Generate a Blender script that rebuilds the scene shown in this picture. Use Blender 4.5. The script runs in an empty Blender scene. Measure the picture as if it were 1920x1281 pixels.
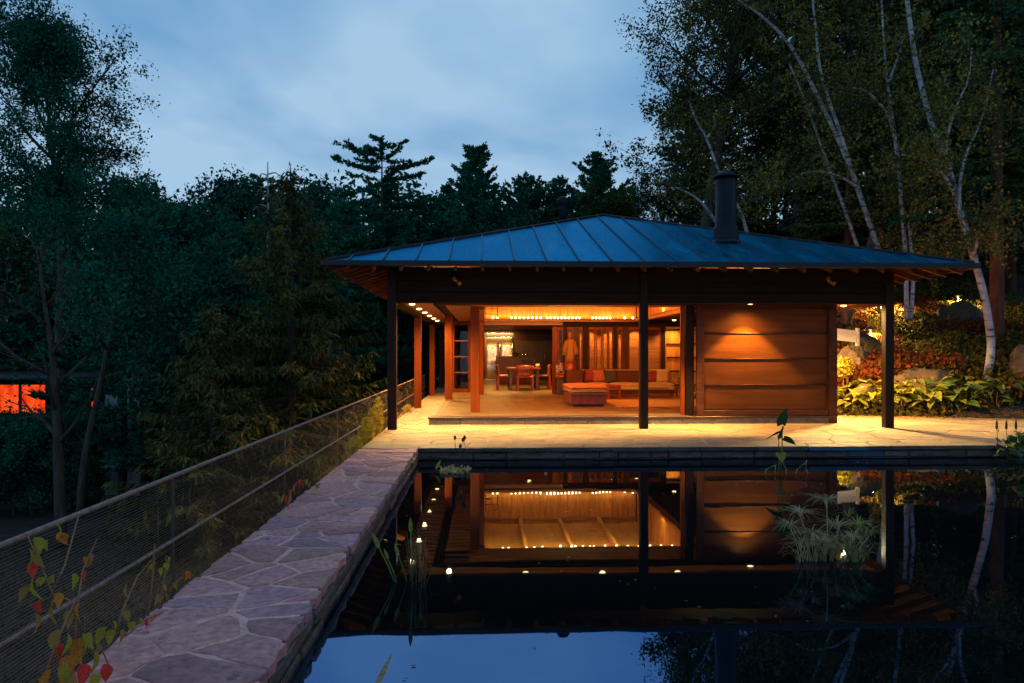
import bpy, bmesh, math, random
import numpy as np
from mathutils import Matrix, Vector, noise as mnoise

sc = bpy.context.scene
R = math.radians
# ------------------------------------------------------------------ camera
CAM_H = 1.66
cam = bpy.data.objects.new('camera', bpy.data.cameras.new('camera'))
sc.collection.objects.link(cam)
cam.location = (0, 0, CAM_H)
cam.rotation_euler = (R(90), 0, R(-2.17))
cam.data.sensor_width = 36
cam.data.lens = 36 * 1400 / 1920
cam.data.shift_y = 18.5 / 1920
cam.data.clip_start = 0.05
cam.data.clip_end = 2000
sc.camera = cam
# ------------------------------------------------------------------ world: overcast dusk sky
world = bpy.data.worlds.new('World')
sc.world = world
world.use_nodes = True
nt = world.node_tree
nt.nodes.clear()
N = nt.nodes.new
L = nt.links.new
tc = N('ShaderNodeTexCoord')
sep = N('ShaderNodeSeparateXYZ'); L(tc.outputs['Generated'], sep.inputs[0])
den = N('ShaderNodeMath'); den.operation = 'ADD'; den.inputs[1].default_value = 0.22; L(sep.outputs['Z'], den.inputs[0])
dm = N('ShaderNodeMath'); dm.operation = 'MAXIMUM'; dm.inputs[1].default_value = 0.05; L(den.outputs[0], dm.inputs[0])
dx = N('ShaderNodeMath'); dx.operation = 'DIVIDE'; L(sep.outputs['X'], dx.inputs[0]); L(dm.outputs[0], dx.inputs[1])
dy = N('ShaderNodeMath'); dy.operation = 'DIVIDE'; L(sep.outputs['Y'], dy.inputs[0]); L(dm.outputs[0], dy.inputs[1])
cmb = N('ShaderNodeCombineXYZ'); L(dx.outputs[0], cmb.inputs[0]); L(dy.outputs[0], cmb.inputs[1])
cn = N('ShaderNodeTexNoise'); cn.inputs['Scale'].default_value = 1.15; cn.inputs['Detail'].default_value = 4.5
cn.inputs['Roughness'].default_value = 0.5; cn.inputs['Distortion'].default_value = 0.25
L(cmb.outputs[0], cn.inputs['Vector'])
cr = N('ShaderNodeValToRGB')
cr.color_ramp.elements[0].position = 0.41; cr.color_ramp.elements[0].color = (0.155, 0.365, 0.660, 1)
cr.color_ramp.elements[1].position = 0.61; cr.color_ramp.elements[1].color = (0.400, 0.620, 0.840, 1)
lowb = N('ShaderNodeMath'); lowb.operation = 'MULTIPLY_ADD'; lowb.inputs[1].default_value = -0.38; lowb.inputs[2].default_value = 0.185
L(sep.outputs['Z'], lowb.inputs[0])
cadd = N('ShaderNodeMath'); cadd.operation = 'ADD'; L(cn.outputs['Fac'], cadd.inputs[0]); L(lowb.outputs[0], cadd.inputs[1])
L(cadd.outputs[0], cr.inputs[0])
hi = N('ShaderNodeMapRange'); hi.interpolation_type = 'SMOOTHSTEP'
hi.inputs['From Min'].default_value = 0.40; hi.inputs['From Max'].default_value = 0.95
L(sep.outputs['Z'], hi.inputs['Value'])
zen = N('ShaderNodeMixRGB'); zen.blend_type = 'MULTIPLY'
zen.inputs['Color2'].default_value = (0.95, 0.74, 0.70, 1)
L(hi.outputs[0], zen.inputs['Fac']); L(cr.outputs[0], zen.inputs['Color1'])
sky = N('ShaderNodeTexSky'); sky.sky_type = 'NISHITA'; sky.sun_disc = False
sky.sun_elevation = R(1.0); sky.sun_rotation = R(-60); sky.air_density = 1.2; sky.ozone_density = 3.0
skm = N('ShaderNodeMixRGB'); skm.blend_type = 'MULTIPLY'; skm.inputs['Fac'].default_value = 1
skm.inputs['Color2'].default_value = (0.05, 0.05, 0.05, 1); L(sky.outputs[0], skm.inputs['Color1'])
mixs = N('ShaderNodeMixRGB'); mixs.inputs['Fac'].default_value = 0.93
L(skm.outputs[0], mixs.inputs['Color1']); L(zen.outputs[0], mixs.inputs['Color2'])
bg = N('ShaderNodeBackground'); bg.inputs['Strength'].default_value = 1.0
L(mixs.outputs[0], bg.inputs['Color'])
wo = N('ShaderNodeOutputWorld'); L(bg.outputs[0], wo.inputs[0])
# ------------------------------------------------------------------ render settings
sc.view_settings.view_transform = 'Standard'
sc.view_settings.look = 'None'
sc.view_settings.exposure = 0
sc.view_settings.gamma = 1
sc.view_settings.use_curve_mapping = False
sc.render.engine = 'CYCLES'
cy = sc.cycles
cy.use_denoising = True
cy.max_bounces = 7; cy.diffuse_bounces = 3; cy.glossy_bounces = 4; cy.transmission_bounces = 4; cy.transparent_max_bounces = 8
cy.sample_clamp_indirect = 4.0
cy.sample_clamp_direct = 0
cy.caustics_reflective = False; cy.caustics_refractive = False
WARM = (1.0, 0.60, 0.19)
AMBER = (1.0, 0.47, 0.10)
LAMP = 2.0

# ------------------------------------------------------------------ helpers
F_, CX_, HY_, TH_ = 1400.0, 960.0, 659.0, R(2.17)
def ray(px, py):
    x = (px - CX_) / F_
    return (x * math.cos(TH_) + math.sin(TH_), math.cos(TH_) - x * math.sin(TH_), -(py - HY_) / F_)
def at(px, py, Y):
    """point of the place seen at a photo pixel, at distance Y"""
    a = ray(px, py); t = Y / a[1]
    return Vector((a[0] * t, Y, CAM_H + a[2] * t))

COL = sc.collection
WM = {}
def put(name, data, parent=None, world=None):
    o = bpy.data.objects.new(name, data)
    COL.objects.link(o)
    w = world if world is not None else Matrix.Identity(4)
    WM[o.name] = w
    if parent is not None:
        o.parent = parent
        o.matrix_basis = WM[parent.name].inverted() @ w
    else:
        o.matrix_basis = w
    return o
def tag(o, label=None, cat=None, group=None, kind=None):
    if label: o['label'] = label
    if cat: o['category'] = cat
    if group: o['group'] = group
    if kind: o['kind'] = kind
    return o
def thing(name, label, cat, loc=(0, 0, 0), rz=0, group=None):
    w = Matrix.Translation(loc) @ Matrix.Rotation(rz, 4, 'Z')
    o = put(name, None, None, w)
    o.empty_display_size = 0.1
    return tag(o, label, cat, group)
def dup(root, loc, rz=0, scale=1.0, label=None):
    """a copy of a thing with copies of its parts and sub-parts"""
    def cp(o, parent):
        c = o.copy(); COL.objects.link(c)
        c.parent = parent
        for ch in o.children: cp(ch, c)
        return c
    r = cp(root, None)
    r.matrix_basis = Matrix.Translation(loc) @ Matrix.Rotation(rz, 4, 'Z') @ Matrix.Scale(scale, 4)
    if label: r['label'] = label
    return r

def np_mesh(name, v, f, mat, smooth=False):
    me = bpy.data.meshes.new(name)
    v = np.asarray(v, np.float32); f = np.asarray(f, np.int32)
    k = f.shape[1]; m = len(f)
    me.vertices.add(len(v)); me.vertices.foreach_set('co', v.ravel())
    me.loops.add(m * k); me.loops.foreach_set('vertex_index', f.ravel())
    me.polygons.add(m); me.polygons.foreach_set('loop_start', np.arange(m, dtype=np.int32) * k)
    me.polygons.foreach_set('loop_total', np.full(m, k, np.int32))
    me.update(calc_edges=True); me.validate()
    if smooth: me.polygons.foreach_set('use_smooth', np.ones(m, bool))
    if mat: me.materials.append(mat)
    return me

class MB:
    def __init__(s): s.v = []; s.f = []; s.sm = []
    def add(s, vs, fs, smooth=False):
        n = len(s.v); s.v += [tuple(p) for p in vs]; s.f += [tuple(i + n for i in q) for q in fs]; s.sm += [smooth] * len(fs)
        return s
    def box(s, x0, x1, y0, y1, z0, z1, ch=0.0):
        if ch <= 0:
            vs = [(x, y, z) for z in (z0, z1) for y in (y0, y1) for x in (x0, x1)]
            return s.add(vs, [(0, 2, 3, 1), (4, 5, 7, 6), (0, 1, 5, 4), (2, 6, 7, 3), (0, 4, 6, 2), (1, 3, 7, 5)])
        vs = []
        for sx, X in ((1, x0), (-1, x1)):
            for sy, Yy in ((1, y0), (-1, y1)):
                for sz, Z in ((1, z0), (-1, z1)):
                    vs += [(X, Yy + sy * ch, Z + sz * ch), (X + sx * ch, Yy, Z + sz * ch), (X + sx * ch, Yy + sy * ch, Z)]
        bm = bmesh.new()
        for p in vs: bm.verts.new(p)
        r = bmesh.ops.convex_hull(bm, input=bm.verts[:])
        bmesh.ops.dissolve_limit(bm, angle_limit=0.01, verts=bm.verts[:], edges=bm.edges[:])
        bm.verts.index_update()
        vv = [v.co[:] for v in bm.verts]; ff = [[v.index for v in f.verts] for f in bm.faces]
        bm.free()
        return s.add(vv, ff)
    def bar(s, a, b, w, h):
        """a rectangular bar from a to b, w across and h high"""
        a = Vector(a); b = Vector(b); d = (b - a).normalized()
        up = Vector((0, 0, 1)) if abs(d.z) < 0.95 else Vector((0, 1, 0))
        si = d.cross(up).normalized(); u = si.cross(d).normalized()
        vs = [p + si * (x * w / 2) + u * (z * h / 2) for p in (a, b) for x, z in ((-1, -1), (1, -1), (1, 1), (-1, 1))]
        return s.add(vs, [(3, 2, 1, 0), (4, 5, 6, 7), (0, 1, 5, 4), (1, 2, 6, 5), (2, 3, 7, 6), (3, 0, 4, 7)])
    def tube(s, path, rad, n=6, cap=True):
        path = [Vector(p) for p in path]
        if not hasattr(rad, '__len__'): rad = [rad] * len(path)
        base = len(s.v); ref = Vector((0.31, 0.2, 0.93))
        for i, p in enumerate(path):
            d = (path[min(i + 1, len(path) - 1)] - path[max(i - 1, 0)])
            d = d.normalized() if d.length > 1e-9 else Vector((0, 0, 1))
            if abs(d.dot(ref)) > 0.97: ref = Vector((0.9, 0.3, 0.1))
            a = d.cross(ref).normalized(); b = d.cross(a)
            for k in range(n):
                t = 2 * math.pi * k / n
                s.v.append(tuple(p + (a * math.cos(t) + b * math.sin(t)) * rad[i]))
        for i in range(len(path) - 1):
            for k in range(n):
                k2 = (k + 1) % n
                s.f.append((base + i * n + k, base + i * n + k2, base + (i + 1) * n + k2, base + (i + 1) * n + k)); s.sm.append(True)
        if cap:
            s.f.append(tuple(base + k for k in range(n))[::-1]); s.sm.append(False)
            e = base + (len(path) - 1) * n
            s.f.append(tuple(e + k for k in range(n))); s.sm.append(False)
        return s
    def lathe(s, prof, c=(0, 0, 0), n=16):
        base = len(s.v)
        for r, z in prof:
            for k in range(n):
                t = 2 * math.pi * k / n
                s.v.append((c[0] + r * math.cos(t), c[1] + r * math.sin(t), c[2] + z))
        for i in range(len(prof) - 1):
            for k in range(n):
                k2 = (k + 1) % n
                s.f.append((base + i * n + k, base + i * n + k2, base + (i + 1) * n + k2, base + (i + 1) * n + k)); s.sm.append(True)
        s.f.append(tuple(base + k for k in range(n))[::-1]); s.sm.append(False)
        e = base + (len(prof) - 1) * n
        s.f.append(tuple(e + k for k in range(n))); s.sm.append(False)
        return s
    def prism(s, poly, z0, z1, ch=0.0):
        n = len(poly)
        cx = sum(p[0] for p in poly) / n; cy_ = sum(p[1] for p in poly) / n
        def ins(p):
            dx_, dy_ = cx - p[0], cy_ - p[1]; l = math.hypot(dx_, dy_) or 1
            return (p[0] + dx_ / l * ch, p[1] + dy_ / l * ch)
        vs = [(p[0], p[1], z0) for p in poly] + [(p[0], p[1], z1 - ch * 0.6) for p in poly]
        fs = [tuple(range(n))[::-1]] + [(i, (i + 1) % n, n + (i + 1) % n, n + i) for i in range(n)]
        if ch > 0:
            vs += [ins(p) + (z1,) for p in poly]
            fs += [(n + i, n + (i + 1) % n, 2 * n + (i + 1) % n, 2 * n + i) for i in range(n)] + [tuple(range(2 * n, 3 * n))]
        else:
            fs += [tuple(range(n, 2 * n))]
        return s.add(vs, fs)
    def mesh(s, name, mat):
        me = bpy.data.meshes.new(name)
        me.from_pydata(s.v, [], s.f); me.update()
        me.polygons.foreach_set('use_smooth', s.sm)
        if mat: me.materials.append(mat)
        return me
    def build(s, name, mat, parent=None, world=None):
        return put(name, s.mesh(name, mat), parent, world)

def soft_box(name, x0, x1, y0, y1, z0, z1, r, mat, parent=None, seg=3, puff=0.0, world=None):
    """a rounded box (cushions)"""
    bm = bmesh.new()
    bmesh.ops.create_cube(bm, size=1)
    for v in bm.verts:
        v.co = Vector(((x0 + x1) / 2 + v.co.x * (x1 - x0), (y0 + y1) / 2 + v.co.y * (y1 - y0), (z0 + z1) / 2 + v.co.z * (z1 - z0)))
    bmesh.ops.subdivide_edges(bm, edges=bm.edges[:], cuts=3, use_grid_fill=True)
    for v in bm.verts:
        u = (v.co.x - (x0 + x1) / 2) / (x1 - x0) * 2; w = (v.co.y - (y0 + y1) / 2) / (y1 - y0) * 2; q = (v.co.z - (z0 + z1) / 2) / (z1 - z0) * 2
        if abs(q) > 0.9: v.co.z += puff * q * (1 - u * u) * (1 - w * w)
    sharp = [e for e in bm.edges if len(e.link_faces) == 2 and e.calc_face_angle(0) > 0.9]
    bmesh.ops.bevel(bm, geom=sharp, offset=r, segments=seg, affect='EDGES', profile=0.5)
    me = bpy.data.meshes.new(name); bm.to_mesh(me); bm.free()
    me.polygons.foreach_set('use_smooth', [True] * len(me.polygons))
    me.materials.append(mat)
    return put(name, me, parent, world)

# ------------------------------------------------------------------ materials
def mat(name, c1, c2=None, rough=0.6, scale=(3, 3, 3), detail=4.0, bump=0.0, bscale=None, metal=0.0, lo=0.35, hi_=0.65, spec=0.5, rand=0.0, fine=0.0, distort=0.0, rvar=0.0):
    m = bpy.data.materials.new(name); m.use_nodes = True
    t = m.node_tree; b = t.nodes['Principled BSDF']
    b.inputs['Roughness'].default_value = rough; b.inputs['Metallic'].default_value = metal
    b.inputs['Specular IOR Level'].default_value = spec
    c2 = c2 or c1
    co = t.nodes.new('ShaderNodeTexCoord')
    mp = t.nodes.new('ShaderNodeMapping'); mp.inputs['Scale'].default_value = scale
    t.links.new(co.outputs['Object'], mp.inputs['Vector'])
    oi = t.nodes.new('ShaderNodeObjectInfo')
    sc_ = t.nodes.new('ShaderNodeVectorMath'); sc_.operation = 'SCALE'; sc_.inputs['Scale'].default_value = 17.0
    cb = t.nodes.new('ShaderNodeCombineXYZ')
    for i in range(3): t.links.new(oi.outputs['Random'], cb.inputs[i])
    t.links.new(cb.outputs[0], sc_.inputs[0]); t.links.new(sc_.outputs[0], mp.inputs['Location'])
    nz = t.nodes.new('ShaderNodeTexNoise'); nz.inputs['Scale'].default_value = 1.0
    nz.inputs['Detail'].default_value = detail; nz.inputs['Roughness'].default_value = 0.6; nz.inputs['Distortion'].default_value = distort
    t.links.new(mp.outputs[0], nz.inputs['Vector'])
    rp = t.nodes.new('ShaderNodeValToRGB')
    rp.color_ramp.elements[0].position = lo; rp.color_ramp.elements[0].color = (*c1, 1)
    rp.color_ramp.elements[1].position = hi_; rp.color_ramp.elements[1].color = (*c2, 1)
    t.links.new(nz.outputs['Fac'], rp.inputs[0])
    out = rp.outputs[0]
    if rand > 0:
        hs = t.nodes.new('ShaderNodeHueSaturation')
        mr = t.nodes.new('ShaderNodeMapRange'); mr.inputs['To Min'].default_value = 1 - rand; mr.inputs['To Max'].default_value = 1 + rand
        t.links.new(oi.outputs['Random'], mr.inputs['Value']); t.links.new(mr.outputs[0], hs.inputs['Value'])
        t.links.new(out, hs.inputs['Color']); out = hs.outputs[0]
    if fine > 0:
        n2 = t.nodes.new('ShaderNodeTexNoise'); n2.inputs['Scale'].default_value = 9; n2.inputs['Detail'].default_value = 6
        t.links.new(mp.outputs[0], n2.inputs['Vector'])
        m2 = t.nodes.new('ShaderNodeMapRange'); m2.inputs['From Min'].default_value = 0.3; m2.inputs['From Max'].default_value = 0.7
        m2.inputs['To Min'].default_value = 1 - fine; m2.inputs['To Max'].default_value = 1 + fine
        t.links.new(n2.outputs['Fac'], m2.inputs['Value'])
        h2 = t.nodes.new('ShaderNodeHueSaturation'); t.links.new(m2.outputs[0], h2.inputs['Value']); t.links.new(out, h2.inputs['Color']); out = h2.outputs[0]
    t.links.new(out, b.inputs['Base Color'])
    if rvar > 0:
        m3 = t.nodes.new('ShaderNodeMapRange'); m3.inputs['From Min'].default_value = 0.3; m3.inputs['From Max'].default_value = 0.7
        m3.inputs['To Min'].default_value = max(0.02, rough - rvar); m3.inputs['To Max'].default_value = rough + rvar
        t.links.new(nz.outputs['Fac'], m3.inputs['Value']); t.links.new(m3.outputs[0], b.inputs['Roughness'])
    if bump > 0:
        bp = t.nodes.new('ShaderNodeBump'); bp.inputs['Strength'].default_value = 1.0; bp.inputs['Distance'].default_value = bump
        if bscale:
            n3 = t.nodes.new('ShaderNodeTexNoise'); n3.inputs['Scale'].default_value = bscale; n3.inputs['Detail'].default_value = 6
            t.links.new(co.outputs['Object'], n3.inputs['Vector']); t.links.new(n3.outputs['Fac'], bp.inputs['Height'])
        else:
            t.links.new(nz.outputs['Fac'], bp.inputs['Height'])
        t.links.new(bp.outputs[0], b.inputs['Normal'])
    return m
def lichen(m, col, thr=0.66, sc=26.0):
    t = m.node_tree; b = t.nodes['Principled BSDF']; src = b.inputs['Base Color'].links[0].from_socket
    co = t.nodes.new('ShaderNodeTexCoord'); n = t.nodes.new('ShaderNodeTexNoise'); n.inputs['Scale'].default_value = sc; n.inputs['Detail'].default_value = 4; n.inputs['Roughness'].default_value = 0.7
    t.links.new(co.outputs['Object'], n.inputs['Vector'])
    rp = t.nodes.new('ShaderNodeValToRGB'); rp.color_ramp.elements[0].position = thr; rp.color_ramp.elements[0].color = (0, 0, 0, 1); rp.color_ramp.elements[1].position = thr + .05; rp.color_ramp.elements[1].color = (1, 1, 1, 1)
    t.links.new(n.outputs['Fac'], rp.inputs[0])
    mx = t.nodes.new('ShaderNodeMixRGB'); mx.inputs['Color2'].default_value = (*col, 1)
    t.links.new(rp.outputs[0], mx.inputs['Fac']); t.links.new(src, mx.inputs['Color1']); t.links.new(mx.outputs[0], b.inputs['Base Color'])
def emit(name, col, s):
    m = bpy.data.materials.new(name); m.use_nodes = True; t = m.node_tree; t.nodes.clear()
    e = t.nodes.new('ShaderNodeEmission'); e.inputs[0].default_value = (*col, 1); e.inputs[1].default_value = s
    o = t.nodes.new('ShaderNodeOutputMaterial'); t.links.new(e.outputs[0], o.inputs[0]); return m
def leafmat(name, c1, c2, scale=2.5, transl=0.25, rough=0.6, fine=14.0, lo=.35, hi_=.65):
    m = bpy.data.materials.new(name); m.use_nodes = True; t = m.node_tree; t.nodes.clear()
    co = t.nodes.new('ShaderNodeTexCoord')
    nz = t.nodes.new('ShaderNodeTexNoise'); nz.inputs['Scale'].default_value = scale; nz.inputs['Detail'].default_value = 1
    nf = t.nodes.new('ShaderNodeTexNoise'); nf.inputs['Scale'].default_value = fine; nf.inputs['Detail'].default_value = 0
    t.links.new(co.outputs['Object'], nz.inputs['Vector']); t.links.new(co.outputs['Object'], nf.inputs['Vector'])
    av = t.nodes.new('ShaderNodeMath'); av.operation = 'ADD'; t.links.new(nz.outputs[0], av.inputs[0]); t.links.new(nf.outputs[0], av.inputs[1])
    hv = t.nodes.new('ShaderNodeMath'); hv.operation = 'MULTIPLY'; hv.inputs[1].default_value = 0.5; t.links.new(av.outputs[0], hv.inputs[0])
    rp = t.nodes.new('ShaderNodeValToRGB')
    rp.color_ramp.elements[0].position = lo; rp.color_ramp.elements[0].color = (*c1, 1)
    rp.color_ramp.elements[1].position = hi_; rp.color_ramp.elements[1].color = (*c2, 1)
    t.links.new(hv.outputs[0], rp.inputs[0])
    d = t.nodes.new('ShaderNodeBsdfPrincipled'); d.inputs['Roughness'].default_value = rough; d.inputs['Specular IOR Level'].default_value = 0.05
    t.links.new(rp.outputs[0], d.inputs['Base Color'])
    tr = t.nodes.new('ShaderNodeBsdfTranslucent'); t.links.new(rp.outputs[0], tr.inputs[0])
    mx = t.nodes.new('ShaderNodeMixShader'); mx.inputs[0].default_value = transl
    t.links.new(d.outputs[0], mx.inputs[1]); t.links.new(tr.outputs[0], mx.inputs[2])
    o = t.nodes.new('ShaderNodeOutputMaterial'); t.links.new(mx.outputs[0], o.inputs[0]); return m
def glass(name, tint=(0.9, 0.93, 0.92)):
    m = bpy.data.materials.new(name); m.use_nodes = True; t = m.node_tree; t.nodes.clear()
    a = t.nodes.new('ShaderNodeBsdfTransparent'); a.inputs[0].default_value = (*tint, 1)
    g = t.nodes.new('ShaderNodeBsdfGlossy'); g.inputs['Roughness'].default_value = 0.01
    fr = t.nodes.new('ShaderNodeFresnel'); fr.inputs[0].default_value = 1.5
    ml = t.nodes.new('ShaderNodeMath'); ml.operation = 'MULTIPLY_ADD'; ml.inputs[1].default_value = 0.7; ml.inputs[2].default_value = 0.0
    t.links.new(fr.outputs[0], ml.inputs[0])
    mx = t.nodes.new('ShaderNodeMixShader'); t.links.new(ml.outputs[0], mx.inputs[0]); t.links.new(a.outputs[0], mx.inputs[1]); t.links.new(g.outputs[0], mx.inputs[2])
    o = t.nodes.new('ShaderNodeOutputMaterial'); t.links.new(mx.outputs[0], o.inputs[0]); return m

M = {}
M['wood_x'] = mat('cedar_along_x', (0.19, 0.062, 0.022), (0.34, 0.125, 0.045), 0.45, (1.2, 22, 22), 5, 0.002, fine=0.2, rand=0.12)
M['wood_y'] = mat('cedar_along_y', (0.19, 0.062, 0.022), (0.34, 0.125, 0.045), 0.45, (22, 1.2, 22), 5, 0.002, fine=0.2, rand=0.15)
M['rafter'] = mat('rafter_wood', (0.085, 0.027, 0.010), (0.16, 0.052, 0.018), 0.6, (3, 3, 12), 4, 0, fine=0.15, rand=0.2, spec=0.2)
M['wood_z'] = mat('cedar_along_z', (0.155, 0.029, 0.003), (0.235, 0.048, 0.005), 0.38, (14, 14, 0.9), 4, 0.0006, fine=0.10, rand=0.12, spec=0.12)
M['panel_x'] = mat('panel_veneer', (0.078, 0.025, 0.004), (0.120, 0.041, 0.007), 0.42, (0.6, 12, 6), 6, 0.0004, fine=0.08, distort=0.7, rand=0.1, spec=0.12)
M['panel_frame'] = mat('panel_frame_wood', (0.050, 0.018, 0.008), (0.090, 0.033, 0.014), 0.36, (4, 4, 14), 5, 0.001, fine=0.15, spec=0.12)
M['dark_x'] = mat('stained_beam', (0.012, 0.006, 0.004), (0.026, 0.012, 0.007), 0.7, (1.0, 18, 18), 5, 0.002, fine=0.2, rand=0.15, spec=0.12)
M['dark_z'] = mat('stained_post', (0.013, 0.006, 0.004), (0.026, 0.012, 0.007), 0.5, (20, 20, 1.0), 5, 0.002, fine=0.2, spec=0.12)
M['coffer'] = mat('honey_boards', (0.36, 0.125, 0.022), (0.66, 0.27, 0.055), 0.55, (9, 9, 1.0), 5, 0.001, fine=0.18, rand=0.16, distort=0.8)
M['ceiling'] = mat('honey_ceiling', (0.60, 0.25, 0.055), (0.74, 0.34, 0.085), 0.6, (8, 0.9, 9), 5, 0.0, fine=0.1)
M['darkwood'] = mat('dark_cabinet', (0.035, 0.015, 0.009), (0.055, 0.024, 0.014), 0.35, (14, 14, 1), 4, 0, fine=0.1)
M['redwood'] = mat('red_lacquer_wood', (0.17, 0.022, 0.006), (0.25, 0.038, 0.010), 0.35, (10, 10, 3), 4, 0, fine=0.1)
M['roof'] = mat('terne_roof', (0.012, 0.27, 0.47), (0.035, 0.35, 0.56), 0.38, (2.2, 0.5, 0.5), 7, 0.005, bscale=1.4, metal=0.9, fine=0.18, rand=0.12, rvar=0.10)
M['roof'].node_tree.nodes['Principled BSDF'].inputs['Specular Tint'].default_value = (0.02, 0.48, 0.74, 1)
M['roof_dark'] = mat('roof_trim_metal', (0.006, 0.008, 0.014), (0.010, 0.014, 0.022), 0.45, metal=0.0, spec=0.25)
M['roof_seam'] = mat('roof_seam', (0.006, 0.075, 0.14), (0.010, 0.10, 0.18), 0.5, metal=0.4)
M['chimney'] = mat('chimney_steel', (0.003, 0.006, 0.012), (0.007, 0.012, 0.022), 0.45, (6, 6, 2), 5, 0.001, metal=0.0, fine=0.3, spec=0.15)
M['steel'] = mat('stainless_steel', (0.62, 0.60, 0.57), (0.70, 0.68, 0.64), 0.22, (2, 2, 1.2), 2, 0.012, metal=1.0)
M['rail'] = mat('rusty_rebar', (0.20, 0.11, 0.09), (0.33, 0.21, 0.18), 0.65, (18, 18, 18), 5, 0.001, fine=0.3)
M['cable'] = mat('dull_cable', (0.16, 0.10, 0.075), (0.28, 0.18, 0.13), 0.5, metal=0.2)
M['blacksteel'] = mat('black_steel', (0.015, 0.013, 0.012), (0.025, 0.02, 0.018), 0.4)
SLATE = [((0.38, 0.150, 0.155), (0.60, 0.265, 0.26)), ((0.43, 0.180, 0.18), (0.66, 0.30, 0.28)), ((0.31, 0.140, 0.165), (0.50, 0.235, 0.255)), ((0.42, 0.170, 0.15), (0.62, 0.285, 0.24))]
for i, (a, b) in enumerate(SLATE):
    M['slate%d' % i] = mat('mauve_slate', a, b, 0.66, (2.6, 2.6, 6), 8, 0.012, bscale=9, fine=0.34, rand=0.28, lo=.3, hi_=.72)
for i in range(4):
    lichen(M['slate%d' % i], (0.62, 0.50, 0.48), 0.67, 24.0); lichen(M['slate%d' % i], (0.13, 0.075, 0.07), 0.63, 7.0)
FLAG = [((0.27, 0.205, 0.12), (0.40, 0.31, 0.19)), ((0.30, 0.23, 0.135), (0.43, 0.335, 0.20)), ((0.24, 0.185, 0.12), (0.36, 0.285, 0.18)), ((0.30, 0.21, 0.115), (0.42, 0.305, 0.17))]
for i, (a, b) in enumerate(FLAG):
    M['flag%d' % i] = mat('patio_flag', a, b, 0.6, (2.2, 2.2, 6), 7, 0.005, bscale=16, fine=0.18, rand=0.12)
M['mortar'] = mat('mortar', (0.60, 0.31, 0.26), (0.84, 0.49, 0.40), 0.85, (12, 12, 12), 6, 0.004, fine=0.25)
M['wallstone'] = mat('pool_wall_stone', (0.035, 0.027, 0.022), (0.13, 0.095, 0.075), 0.6, (5, 5, 14), 8, 0.02, bscale=18, fine=0.35, rand=0.3)
M['edgestone'] = mat('pool_edge_stone', (0.018, 0.015, 0.014), (0.075, 0.060, 0.052), 0.6, (4, 4, 18), 8, 0.015, bscale=22, fine=0.35, rand=0.35)
M['bluestone'] = mat('bluestone', (0.012, 0.045, 0.08), (0.03, 0.10, 0.17), 0.6, (4, 4, 12), 8, 0.012, bscale=20, fine=0.3)
M['tile'] = mat('floor_tile', (0.165, 0.100, 0.042), (0.235, 0.148, 0.064), 0.34, (1.6, 1.6, 1.6), 7, 0.001, fine=0.1, rand=0.07, rvar=0.08)
M['step'] = mat('step_stone', (0.09, 0.075, 0.06), (0.17, 0.14, 0.11), 0.55, (5, 5, 10), 7, 0.004, fine=0.25, rand=0.15)
M['soil'] = mat('hill_soil', (0.010, 0.009, 0.006), (0.030, 0.022, 0.013), 0.95, (2, 2, 2), 8, 0.06, bscale=3, fine=0.3)
M['rock'] = mat('boulder_rock', (0.055, 0.034, 0.018), (0.16, 0.098, 0.05), 0.9, (1.6, 1.6, 1.6), 8, 0.05, bscale=5, fine=0.3, rand=0.15)
M['rock_dark'] = mat('mossy_rock', (0.012, 0.012, 0.007), (0.045, 0.038, 0.022), 0.9, (1.8, 1.8, 1.8), 8, 0.05, bscale=5, fine=0.3)
M['bark'] = mat('dark_bark', (0.020, 0.016, 0.013), (0.065, 0.05, 0.04), 0.9, (9, 9, 2), 6, 0.02, fine=0.3)
M['bark_red'] = mat('reddish_bark', (0.075, 0.030, 0.018), (0.16, 0.07, 0.04), 0.9, (9, 9, 2), 6, 0.02, fine=0.3)
M['snag'] = mat('weathered_wood', (0.15, 0.15, 0.15), (0.28, 0.28, 0.28), 0.8, (9, 9, 2), 5, 0.01)
M['fabric_tan'] = mat('tan_fabric', (0.46, 0.20, 0.05), (0.56, 0.25, 0.07), 0.85, (30, 30, 30), 3, 0.001)
M['fabric_rust'] = mat('rust_fabric', (0.26, 0.075, 0.016), (0.33, 0.10, 0.022), 0.85, (30, 30, 30), 3, 0.001)
M['fabric_maroon'] = mat('maroon_fabric', (0.050, 0.010, 0.006), (0.085, 0.016, 0.009), 0.85, (30, 30, 30), 3, 0.001)
M['fabric_olive'] = mat('straw_fabric', (0.34, 0.21, 0.07), (0.44, 0.28, 0.10), 0.85, (30, 30, 30), 3, 0.001)
M['fabric_red'] = mat('red_fabric', (0.13, 0.010, 0.005), (0.18, 0.015, 0.007), 0.85, (25, 25, 25), 3, 0.001)
M['fabric_green'] = mat('dark_green_fabric', (0.020, 0.022, 0.010), (0.036, 0.038, 0.017), 0.85, (25, 25, 25), 3, 0.001)
M['fabric_cream'] = mat('cream_fabric', (0.36, 0.20, 0.08), (0.44, 0.25, 0.10), 0.85, (25, 25, 25), 3, 0.001)
M['rug'] = mat('beige_rug', (0.52, 0.38, 0.17), (0.64, 0.48, 0.24), 0.95, (6, 6, 6), 6, 0.003, bscale=60)
M['robe'] = mat('ochre_cloth', (0.26, 0.12, 0.03), (0.36, 0.18, 0.05), 0.8, (12, 12, 2), 4, 0.006)
M['paper'] = mat('paper', (0.62, 0.52, 0.38), (0.72, 0.62, 0.48), 0.8)
M['pot'] = mat('clay_pot', (0.28, 0.11, 0.04), (0.34, 0.14, 0.06), 0.7)
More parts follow.
